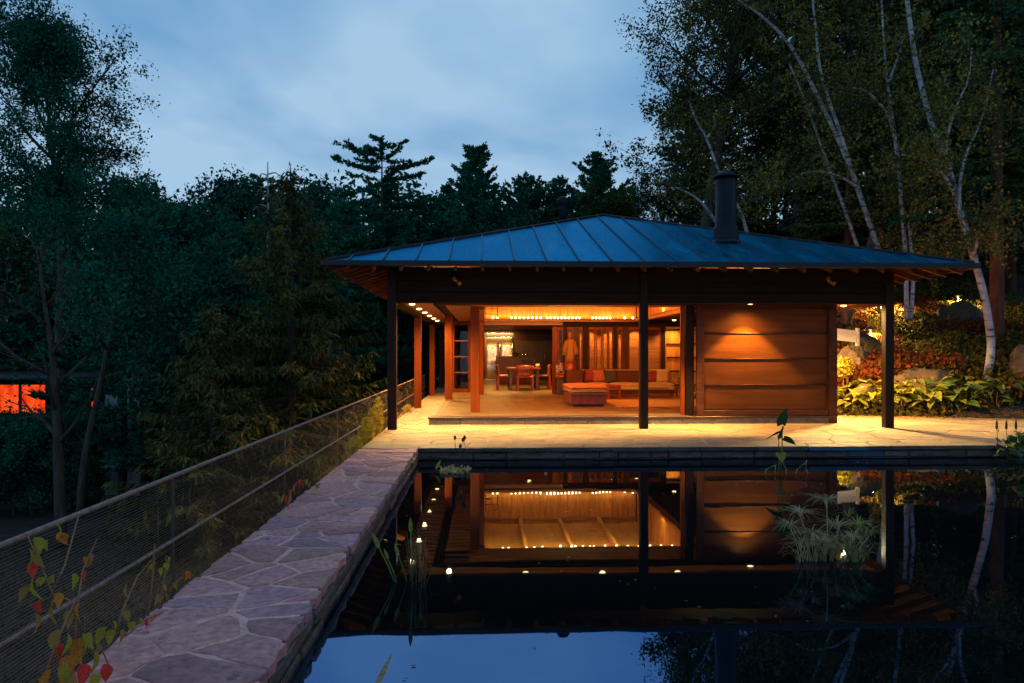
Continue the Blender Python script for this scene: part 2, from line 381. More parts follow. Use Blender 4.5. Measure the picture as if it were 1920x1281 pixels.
M['whitewood'] = mat('pale_board', (0.52, 0.47, 0.38), (0.66, 0.60, 0.48), 0.6, (2, 14, 14), 5, 0.002, fine=0.15)
M['concrete'] = mat('pale_concrete', (0.24, 0.26, 0.29), (0.36, 0.38, 0.42), 0.8, (2, 2, 2), 6, 0.003)
M['housewall'] = mat('dark_siding', (0.008, 0.007, 0.007), (0.016, 0.014, 0.013), 0.9, (2, 2, 12), 5, 0.003)
M['lens'] = emit('lamp_lens', (1.0, 0.55, 0.15), 9)
M['garden_lens'] = emit('garden_lens', (1.0, 0.62, 0.2), 1.5)
M['bulb'] = emit('led_bulb', (1.0, 0.58, 0.17), 18)
M['glass'] = glass('clear_glass')
M['vine_green'] = leafmat('yellowing_leaf', (0.24, 0.22, 0.03), (0.52, 0.40, 0.06), 12, 0.35, fine=30)
M['vine_orange'] = leafmat('orange_leaf', (0.50, 0.12, 0.02), (0.68, 0.32, 0.06), 12, 0.35, fine=30)
M['vine_red'] = leafmat('red_leaf', (0.70, 0.03, 0.03), (0.85, 0.10, 0.07), 12, 0.35, fine=30)
M['vine_dull'] = leafmat('spotted_leaf', (0.24, 0.12, 0.04), (0.50, 0.32, 0.09), 14, 0.3, fine=40)
M['stem'] = mat('red_stem', (0.22, 0.09, 0.05), (0.36, 0.17, 0.09), 0.7, (20, 20, 20))
M['leaf_mid'] = leafmat('broadleaf_green', (0.001, 0.026, 0.021), (0.012, 0.165, 0.095), 0.5)  # highlights and black gaps of the clumps are put into the tones
M['leaf_oak'] = leafmat('autumn_green', (0.006, 0.026, 0.015), (0.150, 0.135, 0.022), 0.55, lo=.38, hi_=.68)  # wide ramp paints in crown highlights and dark gaps besides the leaf colour
M['leaf_birch'] = leafmat('birch_leaf', (0.014, 0.060, 0.026), (0.30, 0.225, 0.035), 1.1, lo=.38, hi_=.66)
M['needle'] = leafmat('spruce_needle', (0.004, 0.022, 0.013), (0.046, 0.120, 0.045), 0.7, 0.1)
M['needle_pine'] = leafmat('pine_needle', (0.001, 0.034, 0.026), (0.016, 0.200, 0.110), 0.5, 0.1)
M['needle_warm'] = leafmat('warm_lit_needle', (0.006, 0.024, 0.014), (0.105, 0.115, 0.032), 0.8, 0.1)  # warm lamp light on the tips is put into the bright needle tone
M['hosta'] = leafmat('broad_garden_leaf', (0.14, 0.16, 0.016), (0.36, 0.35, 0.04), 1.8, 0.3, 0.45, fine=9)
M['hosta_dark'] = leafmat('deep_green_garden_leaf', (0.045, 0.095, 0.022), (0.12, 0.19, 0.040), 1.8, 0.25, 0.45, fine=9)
M['cover'] = leafmat('ground_cover_leaf', (0.035, 0.036, 0.009), (0.16, 0.115, 0.024), 1.1)
M['cover_red'] = leafmat('red_ground_cover', (0.07, 0.014, 0.007), (0.20, 0.050, 0.014), 1.3)
M['dry_grass'] = leafmat('dry_bank_grass', (0.24, 0.20, 0.06), (0.48, 0.40, 0.13), 2.0, 0.3)
M['shrub'] = leafmat('golden_shrub_leaf', (0.26, 0.21, 0.02), (0.58, 0.44, 0.05), 3, 0.35)
M['lawn'] = leafmat('lawn_blade', (0.016, 0.034, 0.012), (0.034, 0.062, 0.02), 1.2, 0.2)
M['sedge'] = leafmat('sedge_blade', (0.26, 0.22, 0.11), (0.55, 0.48, 0.28), 5, 0.25)
M['sedge_green'] = leafmat('green_sedge_blade', (0.14, 0.18, 0.04), (0.34, 0.36, 0.10), 5, 0.25)
M['pond_leaf'] = leafmat('pond_leaf', (0.13, 0.17, 0.03), (0.30, 0.30, 0.07), 6, 0.3, 0.4)
M['pond_dark'] = leafmat('dark_pond_leaf', (0.020, 0.060, 0.016), (0.045, 0.105, 0.028), 6, 0.2, 0.4)
M['seed'] = mat('seedhead', (0.05, 0.015, 0.02), (0.09, 0.03, 0.03), 0.8)
M['red_window'] = emit('red_blind_glow', (1.0, 0.085, 0.012), 1.25)
_t = M['red_window'].node_tree
_c = _t.nodes.new('ShaderNodeTexCoord'); _n = _t.nodes.new('ShaderNodeTexNoise'); _n.inputs['Scale'].default_value = 2.2; _n.inputs['Detail'].default_value = 5
_m = _t.nodes.new('ShaderNodeMapping'); _m.inputs['Scale'].default_value = (2.5, 1, 0.7); _t.links.new(_c.outputs['Object'], _m.inputs[0]); _t.links.new(_m.outputs[0], _n.inputs['Vector'])
_r = _t.nodes.new('ShaderNodeValToRGB'); _r.color_ramp.elements[0].position = 0.35; _r.color_ramp.elements[0].color = (0.55, 0.022, 0.003, 1); _r.color_ramp.elements[1].position = 0.62; _r.color_ramp.elements[1].color = (1.0, 0.085, 0.012, 1)
_t.links.new(_n.outputs['Fac'], _r.inputs[0]); _t.links.new(_r.outputs[0], _t.nodes['Emission'].inputs[0])

def birch_bark():
    m = mat('birch_bark', (0.20, 0.20, 0.215), (0.46, 0.46, 0.475), 0.65, (3, 3, 3), 5, 0.004, bscale=25)
    t = m.node_tree; b = t.nodes['Principled BSDF']
    src = b.inputs['Base Color'].links[0].from_socket
    co = t.nodes.new('ShaderNodeTexCoord'); mp = t.nodes.new('ShaderNodeMapping'); mp.inputs['Scale'].default_value = (2.6, 2.6, 11)
    t.links.new(co.outputs['Object'], mp.inputs[0])
    n = t.nodes.new('ShaderNodeTexNoise'); n.inputs['Scale'].default_value = 1.0; n.inputs['Detail'].default_value = 6; n.inputs['Roughness'].default_value = .65
    t.links.new(mp.outputs[0], n.inputs['Vector'])
    rp = t.nodes.new('ShaderNodeValToRGB'); rp.color_ramp.elements[0].position = 0.54; rp.color_ramp.elements[0].color = (0, 0, 0, 1)
    rp.color_ramp.elements[1].position = 0.60; rp.color_ramp.elements[1].color = (1, 1, 1, 1)
    t.links.new(n.outputs['Fac'], rp.inputs[0])
    mx = t.nodes.new('ShaderNodeMixRGB'); mx.inputs['Color2'].default_value = (0.035, 0.03, 0.027, 1)
    t.links.new(rp.outputs[0], mx.inputs['Fac']); t.links.new(src, mx.inputs['Color1']); t.links.new(mx.outputs[0], b.inputs['Base Color'])
    return m
M['birch'] = birch_bark()

def water_mat():
    m = bpy.data.materials.new('pond_water'); m.use_nodes = True; t = m.node_tree
    b = t.nodes['Principled BSDF']
    b.inputs['Base Color'].default_value = (0.004, 0.006, 0.007, 1)
    b.inputs['Roughness'].default_value = 0.012
    b.inputs['IOR'].default_value = 4.0
    b.inputs['Specular Tint'].default_value = (0.27, 0.52, 1.0, 1)
    co = t.nodes.new('ShaderNodeTexCoord')
    n = t.nodes.new('ShaderNodeTexNoise'); n.inputs['Scale'].default_value = 1.6; n.inputs['Detail'].default_value = 2
    t.links.new(co.outputs['Object'], n.inputs['Vector'])
    bp = t.nodes.new('ShaderNodeBump'); bp.inputs['Strength'].default_value = 1.0; bp.inputs['Distance'].default_value = 0.0009
    t.links.new(n.outputs['Fac'], bp.inputs['Height']); t.links.new(bp.outputs[0], b.inputs['Normal'])
    return m
M['water'] = water_mat()

PA, FL, SO = 0.19, 0.345, 2.63      # patio, floor and soffit levels above the water
rng = np.random.default_rng(7)
random.seed(7)

def spot(name, loc, power, size=95, blend=0.6, rad=0.03, aim=None, col=WARM):
    d = bpy.data.lights.new(name, 'SPOT'); d.energy = power * LAMP; d.color = col
    d.spot_size = R(size); d.spot_blend = blend; d.shadow_soft_size = rad
    o = bpy.data.objects.new(name, d); COL.objects.link(o); o.location = loc
    if aim is not None:
        o.rotation_euler = (Vector(aim) - Vector(loc)).to_track_quat('-Z', 'Y').to_euler()
    return o
def strip(name, loc, aim, lx, ly, power, col=AMBER):
    d = bpy.data.lights.new(name, 'AREA'); d.shape = 'RECTANGLE'; d.size = lx; d.size_y = ly; d.energy = power; d.color = col
    o = bpy.data.objects.new(name, d); COL.objects.link(o); o.location = loc
    q = (Vector(aim) - Vector(loc)).normalized()
    o.rotation_euler = q.to_track_quat('-Z', 'Y').to_euler()
    return o

# ================================================================== SETTING
def smooth(a, b, x):
    t = np.clip((x - a) / (b - a), 0, 1); return t * t * (3 - 2 * t)
def ground_h(x, y):
    x = np.asarray(x, float); y = np.asarray(y, float)
    hill = 0.16 + 0.30 * np.maximum(0, y - 16.55 + 0.27 * (x - 8.0)) + 0.0 * x
    hill = np.minimum(hill, 0.16 + 10 + 0.1 * (hill - 10))
    mh = smooth(7.25, 8.2, x) * smooth(16.0, 16.7, y + 0.27 * (x - 8))
    back = 0.10 * np.maximum(0, y - 36)
    val = -1.3 - 1.9 * smooth(2.1, 7.0, -x) + 0.055 * np.maximum(0, y - 42) + 0.02 * np.maximum(0, -x - 20)
    base = np.where(y < 16.2, -1.9, -0.4) + back * smooth(-6, 2, x)
    l = smooth(1.95, 2.3, -x)
    z = base * (1 - l) + val * l
    z = z * (1 - mh) + hill * mh
    z += 0.06 * np.sin(x * 1.3 + y * .7) * np.clip(mh + l, 0, 1)
    edge = smooth(8.2, 13.0, x) * smooth(13.0, 15.4, y)       # right of the pool the bank meets the patio
    z = np.where((x > 12.5) & (y < 16.6), np.maximum(z, 0.12 + 0.1 * (x - 12.5)), z)
    return z
gx = np.concatenate([np.linspace(-140, -20, 25)[:-1], np.linspace(-20, 26, 154), np.linspace(26, 150, 26)[1:]])
gy = np.concatenate([np.linspace(-25, 8, 16)[:-1], np.linspace(8, 40, 108), np.linspace(40, 240, 41)[1:]])
GX, GY = np.meshgrid(gx, gy)
GZ = ground_h(GX, GY)
gv = np.stack([GX.ravel(), GY.ravel(), GZ.ravel()], 1)
nx_, ny_ = len(gx), len(gy)
ii = (np.arange(ny_ - 1)[:, None] * nx_ + np.arange(nx_ - 1)[None, :]).ravel()
tag(put('ground', np_mesh('ground', gv, np.stack([ii, ii + 1, ii + nx_ + 1, ii + nx_], 1), M['soil'], True)), kind='structure')
# pool
tag(MB().add([(-0.98, -6, 0), (15, -6, 0), (15, 11.44, 0), (-0.98, 11.44, 0)], [(0, 1, 2, 3)]).build('water', M['water']), kind='structure')

# ---- irregular flagstones: Voronoi cells clipped to an outline
def clip(poly, nx, ny, c):
    out = []
    n = len(poly)
    for i in range(n):
        p, q = poly[i], poly[(i + 1) % n]
        dp = p[0] * nx + p[1] * ny - c; dq = q[0] * nx + q[1] * ny - c
        if dp <= 0: out.append(p)
        if (dp < 0 < dq) or (dq < 0 < dp):
            t = dp / (dp - dq); out.append((p[0] + (q[0] - p[0]) * t, p[1] + (q[1] - p[1]) * t))
    return out
def cells(seeds, outline, gap, rnd):
    S = np.array(seeds); res = []
    for i, s in enumerate(S):
        d = np.hypot(*(S - s).T); order = np.argsort(d)[1:22]
        poly = list(outline)
        for j in order:
            q = S[j]; n = q - s; l = np.hypot(*n); n = n / l
            poly = clip(poly, n[0], n[1], float(n @ (s + q) / 2) - gap * rnd.uniform(0.35, 1.5) / 2)
            if len(poly) < 3: break
        if len(poly) >= 3: res.append(poly)
    return res
def rough_poly(poly, amp, step, rnd):
    out = []
    n = len(poly)
    for i in range(n):
        p, q = poly[i], poly[(i + 1) % n]
        l = math.hypot(q[0] - p[0], q[1] - p[1])
        if l < 0.03: continue
        k = max(1, min(4, int(l / step)))
        for a in range(k):
            t = a / k
            j = amp if a else amp * 0.5
            out.append((p[0] + (q[0] - p[0]) * t + rnd.uniform(-j, j), p[1] + (q[1] - p[1]) * t + rnd.uniform(-j, j)))
    return out
def area(poly):
    return 0.5 * abs(sum(poly[i][0] * poly[(i + 1) % len(poly)][1] - poly[(i + 1) % len(poly)][0] * poly[i][1] for i in range(len(poly))))

rnd = random.Random(11)
# causeway: a low stone wall that carries a flagstone path between pool and railing
CW0, CW1 = -1.87, -1.0
causeway = thing('stone_causeway', 'low stone causeway paved with mauve flagstones between the pond and the railing', 'wall', ((CW0 + CW1) / 2, 6, 0))
MB().box(CW0 + 0.02, CW1 - 0.03, -1.0, 11.4, -2.4, PA - 0.008).build('core', M['mortar'], causeway)
seeds = []
y = 0.6
while y < 11.3:
    st = rnd.uniform(0.19, 0.32)
    k = rnd.choice([2, 2, 3, 1, 3]) if y > 1.5 else 2
    for a in range(k):
        seeds.append((CW0 + (a + rnd.uniform(0.08, 0.92)) * (CW1 - CW0) / k, y + rnd.uniform(-0.27, 0.27)))
    y += st
for poly in cells(seeds, [(CW0, 0.3), (CW1, 0.3), (CW1, 11.37), (CW0, 11.37)], 0.044, rnd):
    if area(poly) < 0.004: continue
    p = rough_poly(poly, 0.014, 0.09, rnd)
    if len(p) < 3: continue
    MB().prism(p, PA - 0.06, PA + rnd.uniform(-0.004, 0.004), 0.006).build('flagstone', M['slate%d' % rnd.randrange(4)], causeway)
y = 0.3
while y < 11.3:
    l = rnd.uniform(0.28, 0.7)
    MB().box(CW1 - 0.06, CW1 + 0.012 + rnd.uniform(-0.012, 0.012), y + 0.006, min(y + l, 11.35) - 0.006, 0.055 + rnd.uniform(-.012, .012), PA - 0.064, 0.008).build('wall_stone', M['wallstone'], causeway)
    l2 = rnd.uniform(0.3, 0.8)
    y += l
y = 0.2
while y < 11.3:
    l = rnd.uniform(0.35, 0.8)
    MB().box(CW1 - 0.06, CW1 + 0.02 + rnd.uniform(-0.015, 0.01), y + 0.006, min(y + l, 11.35) - 0.006, -0.10, 0.04, 0.01).build('wall_stone', M['wallstone'], causeway)
    y += l

# patio
patio = tag(MB().box(-1.87, 13.5, 11.52, 15.2, -1.6, PA - 0.008).box(-1.87, -1.08, 15.2, 34, -1.6, PA - 0.008).box(7.2, 13.5, 15.2, 16.9, -1.6, PA - 0.0081).build('patio', M['mortar']), kind='structure')
def flags(outline, nx, ny, jx, jy):
    xs = [p[0] for p in outline]; ys = [p[1] for p in outline]
    x0, x1, y0, y1 = min(xs), max(xs), min(ys), max(ys)
    sd = []
    for j in range(ny):
        off = rnd.uniform(0, 1)
        for i in range(nx + 1):
            sd.append((x0 + (i + off - 0.5 + rnd.uniform(-jx, jx)) * (x1 - x0) / nx, y0 + (j + 0.5 + rnd.uniform(-jy, jy)) * (y1 - y0) / ny))
    for poly in cells(sd, outline, 0.022, rnd):
        if area(poly) < 0.01: continue
        p = rough_poly(poly, 0.008, 0.16, rnd)
        if len(p) < 3: continue
        MB().prism(p, PA - 0.05, PA + rnd.uniform(-0.003, 0.003), 0.005).build('flagstone', M['flag%d' % rnd.randrange(4)], patio)
flags([(-1.86, 11.40), (12.6, 11.40), (12.6, 15.02), (-1.86, 15.02)], 22, 9, 0.36, 0.4)
flags([(7.25, 15.02), (12.6, 15.02), (11.6, 15.75), (7.9, 16.75), (7.25, 16.9)], 9, 5, 0.36, 0.35)
flags([(-1.86, 15.02), (-1.1, 15.02), (-1.1, 28), (-1.86, 28)], 2, 22, 0.3, 0.3)
# pond edge: a slate capping over a rough course, both in long stones
for (z0, z1, yf, lo_, hi__, mt) in ((0.125, PA - 0.004, 11.36, 0.6, 1.5, 'edgestone'), (0.02, 0.118, 11.42, 0.25, 0.9, 'wallstone'), (-0.3, 0.014, 11.46, 0.4, 1.0, 'wallstone')):
    x = CW1 - 0.02
    while x < 13.3:
        l = rnd.uniform(lo_, hi__)
        m_ = M[mt]
        if z0 > 0 and 5.5 < x + l / 2 < 6.4: m_ = M['bluestone']
        MB().box(x + 0.004, x + l - 0.004, yf + rnd.uniform(-0.012, 0.02), 11.55, z0 + rnd.uniform(-0.006, 0.006), z1 if mt == 'edgestone' else z1 + rnd.uniform(-0.012, 0.004), 0.006).build('edge_stone', m_, patio)
        x += l

# ================================================================== PAVILION
pav = thing('pavilion', 'low wooden garden pavilion with hipped blue metal roof, lit from within beside the pond', 'house', (3.02, 24, PA))
PX0, PX1, PY0 = -1.80, 7.88, 14.05
EX0, EX1, EY0, EZ = -2.71, 8.75, 13.0, 3.23
PIT = 0.324
HW = (EX1 - EX0) / 2; XM = (EX0 + EX1) / 2
EY1 = 36.2
RY0, RY1, RZ = EY0 + HW, EY1 - HW, EZ + PIT * HW
# --- posts
def post(x0, x1, y0, y1, z0, z1, m='dark_z'):
    return MB().box(x0, x1, y0, y1, z0, z1, 0.008).build('post', M[m], pav)
post(PX0, PX0 + 0.165, PY0, PY0 + 0.165, PA - 0.02, 3.2)
post(2.965, 3.12, PY0 - 0.004, PY0 + 0.155, PA - 0.02, 3.15)
post(7.715, PX1, PY0, PY0 + 0.165, PA - 0.02, 3.2)
for yy in (19.4, 24.8, 30.2):
    post(PX0, PX0 + 0.18, yy, yy + 0.18, PA - 0.02, 2.6, 'wood_z')
    if yy > 20: post(7.70, 7.88, yy, yy + 0.18, PA - 0.3, 2.6, 'wood_z')
post(-0.285, -0.09, 16.12, 16.32, FL, SO + 0.02, 'wood_z')
post(-1.06, -0.86, 20.4, 20.6, FL - 0.1, SO + 0.02, 'wood_z')
post(-0.15, 0.0, 22.75, 22.95, FL, SO + 0.02, 'wood_z')
post(4.36, 4.54, 16.15, 16.33, FL, SO + 0.02, 'wood_z')
# --- deep front beam in three boards, side beams
for z0, z1, o_ in ((2.57, 2.765, 0.018), (2.77, 2.985, 0.03), (2.99, 3.24, 0.012)):
    MB().box(PX0 + 0.165, 2.965, PY0 + o_, PY0 + 0.15, z0, z1, 0.004).build('fascia_board', M['dark_x'], pav)
    MB().box(3.12, 7.715, PY0 + o_, PY0 + 0.15, z0, z1, 0.004).build('fascia_board', M['dark_x'], pav)
MB().box(PX0 + 0.02, PX0 + 0.15, PY0 + 0.165, 34.5, 2.55, 3.24, 0.004).build('side_beam', M['dark_x'], pav)
MB().box(7.73, 7.86, PY0 + 0.165, 34.5, 2.55, 3.24, 0.004).build('side_beam', M['dark_x'], pav)
# --- roof: sheathing with standing-seam pans
def roof_z(x, y):
    return EZ + PIT * min(x - EX0, EX1 - x, y - EY0, EY1 - y)
sh = MB()
c_ = [(EX0, EY0, EZ - 0.03), (EX1, EY0, EZ - 0.03), (EX1, EY1, EZ - 0.03), (EX0, EY1, EZ - 0.03), (XM, RY0, RZ - 0.03), (XM, RY1, RZ - 0.03)]
lo2 = [(a, b, c - 0.025) for a, b, c in c_]
sh.add(c_ + lo2, [(0, 1, 4), (1, 2, 5, 4), (2, 3, 5), (3, 0, 4, 5), (6, 10, 7), (7, 10, 11, 8), (8, 11, 9), (9, 11, 10, 6), (0, 6, 7, 1), (1, 7, 8, 2), (2, 8, 9, 3), (3, 9, 6, 0)])
roof = sh.build('roof', M['rafter'], pav)
SP = 0.5715
def pan(axis, a, b, sgn):
    """one roof pan between two seams; axis 'x' for front and back, 'y' for the sides"""
    pts = []
    if axis == 'x':
        e = EY0 if sgn > 0 else EY1
        run = lambda u: min(u - EX0, EX1 - u)
        for u in sorted({a, b, *([XM] if a < XM < b else [])}): pts.append((u, run(u)))
        P3 = lambda u, r: (u, e + sgn * r, EZ + PIT * r)
    else:
        e = EX0 if sgn > 0 else EX1
        run = lambda u: min(u - EY0, EY1 - u, HW)
        for u in sorted({a, b, *[q for q in (RY0, RY1) if a < q < b]}): pts.append((u, run(u)))
        P3 = lambda u, r: (e + sgn * r, u, EZ + PIT * r)
    top = [P3(a, 0), P3(b, 0)] + [P3(u, r) for u, r in reversed(pts) if r > 1e-4]
    if len(top) < 3: return
    n = len(top)
    mb = MB().add(top + [(x, y, z - 0.026) for x, y, z in top], [tuple(range(n)) if (axis == 'x') == (sgn > 0) else tuple(range(n))[::-1]] + [(i, i + n, (i + 1) % n + n, (i + 1) % n) for i in range(n)])
    mb.build('roof_panel', M['roof'], roof)
    r = run(b)
    if r > 0.05:
        A, B = Vector(P3(b, -0.01)), Vector(P3(b, r))
        A.z += 0.014; B.z += 0.014
        MB().bar(A, B, 0.02, 0.042).build('seam', M['roof_seam'], roof)
def pans(axis, lo_, hi__, first, sgn):
    u = lo_; v = first
    while u < hi__ - 1e-6:
        pan(axis, u, min(v, hi__), sgn); u = v; v += SP
pans('x', EX0, EX1, at(655, 490, 13.0).x, 1)
pans('y', EY0, EY1, EY0 + 0.4, 1)
pans('y', EY0, EY1, EY0 + 0.4, -1)
pans('x', EX0, EX1, EX0 + 0.4, -1)
for a, b in (((EX0, EY0, EZ), (XM, RY0, RZ)), ((EX1, EY0, EZ), (XM, RY0, RZ)), ((EX0, EY1, EZ), (XM, RY1, RZ)), ((EX1, EY1, EZ), (XM, RY1, RZ)), ((XM, RY0, RZ), (XM, RY1, RZ))):
    a = Vector(a); b = Vector(b); a.z += 0.012; b.z += 0.012
    MB().tube([a, b], 0.036, 8).build('hip_cap', M['roof_dark'], roof)
G = 0.075
for x0, x1, y0, y1 in ((EX0 - G, EX1 + G, EY0 - G, EY0 - 0.004), (EX0 - G, EX0 - 0.004, EY0, EY1), (EX1 + 0.004, EX1 + G, EY0, EY1)):
    MB().box(x0, x1, y0, y1, 3.135, 3.232, 0.012).build('gutter', M['roof_dark'], roof)
# --- rafters under the eaves
def rafter(p, q, zt_p, zt_q):
    MB().bar((*p, zt_p - 0.055), (*q, zt_q - 0.055), 0.045, 0.105).build('rafter', M['rafter'], pav)
x = EX0 + 0.32
while x < EX1 - 0.2:
    r = min(1.0, x - EX0 - 0.05, EX1 - x - 0.05)
    if r > 0.15: rafter((x, EY0 + 0.02), (x, EY0 + r), EZ - 0.065, EZ - 0.065 + PIT * r)
    x += 0.475
y = EY0 + 0.3
while y < 30:
    r = min(0.98, y - EY0 - 0.05)
    if r > 0.15:
        rafter((EX0 + 0.02, y), (EX0 + r, y), EZ - 0.065, EZ - 0.065 + PIT * r)
        rafter((EX1 - 0.02, y), (EX1 - r, y), EZ - 0.065, EZ - 0.065 + PIT * r)
    y += 0.475
# --- chimney and turbine vent
chim = MB().lathe([(0.27, -0.22), (0.262, -0.02), (0.245, 0.20), (0.238, 0.26), (0.222, 0.27), (0.218, 0.55), (0.21, 0.56), (0.205, 1.18), (0.2, 1.23)], (4.96, 15.12, 3.96), 22).build('chimney', M['chimney'], roof)
MB().lathe([(0.255, 1.25), (0.262, 1.27), (0.20, 1.32), (0.10, 1.37), (0.02, 1.39)], (4.96, 15.12, 3.96), 22).build('chimney_cap', M['chimney'], roof)
MB().lathe([(0.30, -0.105), (0.295, -0.06), (0.262, -0.02)], (4.96, 15.12, 3.96), 22).build('flashing', M['roof_dark'], roof)
v = MB().lathe([(0.10, -0.75), (0.10, -0.12), (0.105, -0.10)], (2.01, 18.9, 5.45), 14)
v.build('vent_pipe', M['chimney'], roof)
v = MB().lathe([(0.10, -0.10), (0.155, -0.04), (0.165, 0.03), (0.13, 0.10), (0.05, 0.135)], (2.01, 18.9, 5.45), 14)
for k in range(14):
    t = 2 * math.pi * k / 14
    v.bar((2.01 + .155 * math.cos(t), 18.9 + .155 * math.sin(t), 5.38), (2.01 + .165 * math.cos(t + .25), 18.9 + .165 * math.sin(t + .25), 5.50), 0.012, 0.03)
v.build('vent_turbine', M['chimney'], roof)
# --- floor platform
floor = MB().box(-1.08, 7.2, 15.3, 34.0, -0.3, FL - 0.005).build('floor', M['mortar'], pav)
TS = 1.22
yy = 15.34; j = 0
while yy < 33.9:
    xx = -1.07
    while xx < 7.15:
        MB().box(xx + 0.002, min(xx + TS, 7.19) - 0.002, yy + 0.002, min(yy + TS, 33.95) - 0.002, FL - 0.02, FL + rnd.uniform(-0.0005, 0.0005)).build('floor_tile', M['tile'], floor)
        xx += TS
    yy += TS
x = -1.1
while x < 7.2:
    l = min(0.64, 7.2 - x)
    MB().box(x + 0.003, x + l - 0.003, 15.0, 15.29, PA - 0.03, FL - 0.045, 0.004).build('step_stone', M['step'], floor)
    x += 0.64
MB().box(-1.12, 7.2, 14.985, 15.335, FL - 0.043, FL - 0.004, 0.006).build('threshold', M['darkwood'], floor)
MB().box(-0.75, 4.2, 15.12, 15.15, FL - 0.006, FL + 0.008).build('door_track', M['cable'], floor)
MB().box(-0.75, 4.2, 15.22, 15.25, FL - 0.006, FL + 0.008).build('door_track', M['cable'], floor)
MB().box(-0.99, -0.965, 15.5, 23.9, FL - 0.006, FL + 0.008).build('door_track', M['cable'], floor)
MB().box(-0.90, -0.875, 15.5, 23.9, FL - 0.006, FL + 0.008).build('door_track', M['cable'], floor)
# --- soffit of separate boards
soffit = MB().box(-1.66, 7.74, 14.2, 16.18, SO + 0.05, SO + 0.07).box(-1.66, -0.12, 16.18, 34, SO + 0.05, SO + 0.07).box(4.75, 7.74, 16.18, 34, SO + 0.05, SO + 0.07).box(-0.12, 4.75, 23.05, 34, SO + 0.05, SO + 0.07).build('soffit', M['dark_x'], pav)
def sboard(x0, x1, y0, y1, m='wood_x', dz=0.0):
    MB().box(x0, x1, y0, y1, SO + dz, SO + 0.03 + dz, 0.003).build('soffit_board', M[m], soffit)
y = 14.25
while y < 15.1:
    sboard(-1.64, -1.04, y, y + 0.235); y += 0.315
y = 15.2
while y < 30:
    sboard(-1.64, -1.04, y, y + 0.235); sboard(-0.82, -0.30, y, y + 0.235)
    y += 0.315
for y0 in (14.22, 14.42, 14.62):
    sboard(-1.02, 7.72, y0, y0 + 0.185)
sboard(-0.82, 7.0, 15.30, 15.55); sboard(-0.82, 7.0, 15.57, 15.84); sboard(-0.82, 7.0, 15.86, 16.14)
for a in (14.86, 14.98, 15.10): MB().box(-0.95, 7.1, a, a + 0.05, SO - 0.03, SO + 0.03).build('ceiling_track', M['dark_x'], soffit)
for a in (-1.02, -0.94, -0.87): MB().box(a, a + 0.035, 15.3, 30, SO - 0.03, SO + 0.03).build('ceiling_track', M['dark_x'], soffit)
y = 15.2
while y < 22.6:
    sboard(7.25, 7.72, y, y + 0.27); y += 0.315
y = 23.1
while y < 33.5:
    sboard(-0.10, 3.1, y, y + 0.40); y += 0.42
# --- lit ceiling coffer
CX0, CX1, CY0, CY1, CZ = -0.10, 4.75, 16.2, 23.0, 3.58
coffer = MB().box(CX0 - 0.05, CX1 + 0.05, CY0 - 0.05, CY1 + 0.05, CZ + 0.10, CZ + 0.13).build('coffer', M['ceiling'], pav)
MB().box(CX0 + 0.001, CX1 - 0.001, CY1 - 0.10, CY1 - 0.002, CZ - 0.11, CZ - 0.02, 0.004).build('cornice', M['wood_x'], coffer)
for i in range(4):
    xa = CX0 + i * (CX1 - CX0) / 4
    MB().box(xa + 0.003, xa + (CX1 - CX0) / 4 - 0.003, CY0, CY1, CZ + 0.05, CZ + 0.095).build('ceiling_board', M['ceiling'], coffer)
    if i: MB().box(xa - 0.05, xa + 0.05, CY0 + 0.01, CY1 - 0.11, CZ - 0.13, CZ + 0.048, 0.006).build('ceiling_beam', M['ceiling'], coffer)
x = CX0
while x < CX1 - 0.05:
    w = rnd.choice([0.2, 0.27, 0.34, 0.42]); w = min(w, CX1 - x)
    MB().box(x + 0.002, x + w - 0.002, CY1, CY1 + 0.03 + rnd.uniform(0, .004), SO + 0.04, CZ + 0.09).build('coffer_board', M['coffer'], coffer)
    MB().box(x + 0.002, x + w - 0.002, CY0 - 0.03, CY0, SO + 0.04, CZ + 0.09).build('coffer_board', M['coffer'], coffer)
    x += w
y = CY0
while y < CY1 - 0.05:
    w = min(rnd.choice([0.3, 0.4, 0.5]), CY1 - y)
    for xx in (CX0 - 0.03, CX1): MB().box(xx, xx + 0.03, y + 0.002, y + w - 0.002, SO + 0.04, CZ + 0.09).build('coffer_board', M['coffer'], coffer)
    y += w
for x0, x1, y0, y1 in ((CX0 - 0.1, CX1 + 0.1, CY1 - 0.17, CY1 + 0.06), (CX0 - 0.1, CX1 + 0.1, CY0 - 0.04, CY0 + 0.12), (CX0 - 0.08, CX0 + 0.12, CY0 + 0.122, CY1 - 0.172), (CX1 - 0.12, CX1 + 0.08, CY0 + 0.122, CY1 - 0.172)):
    MB().box(x0, x1, y0, y1, SO + (0.001 if y1 < CY0 + 0.2 else -0.06), SO + 0.03, 0.004).build('ledge', M['wood_x'], coffer)
bm_ = MB().lathe([(0.012, -0.02), (0.028, 0.0), (0.03, 0.015), (0.02, 0.034), (0.005, 0.042)], (0, 0, 0), 8).mesh('led_bulb', M['bulb'])
def bulb(x, y, z=SO + 0.055):
    put('led_bulb', bm_, coffer, Matrix.Translation((x, y, z)))
for a, b, n in ((0.28, 0.42, 2), (0.85, 1.75, 8), (1.95, 2.95, 10), (3.35, 3.9, 6), (4.35, 4.6, 2)):
    for k in range(n): bulb(a + (b - a) * k / (n - 1), CY1 - 0.10)
for x in (0.42, 0.55, 0.95, 1.12, 1.3, 1.7, 1.95, 2.03, 2.2, 2.36, 2.45, 2.7, 2.95, 3.2, 3.45, 3.7, 3.95, 4.2, 4.4): bulb(x, CY0 + 0.30, SO + 0.040)
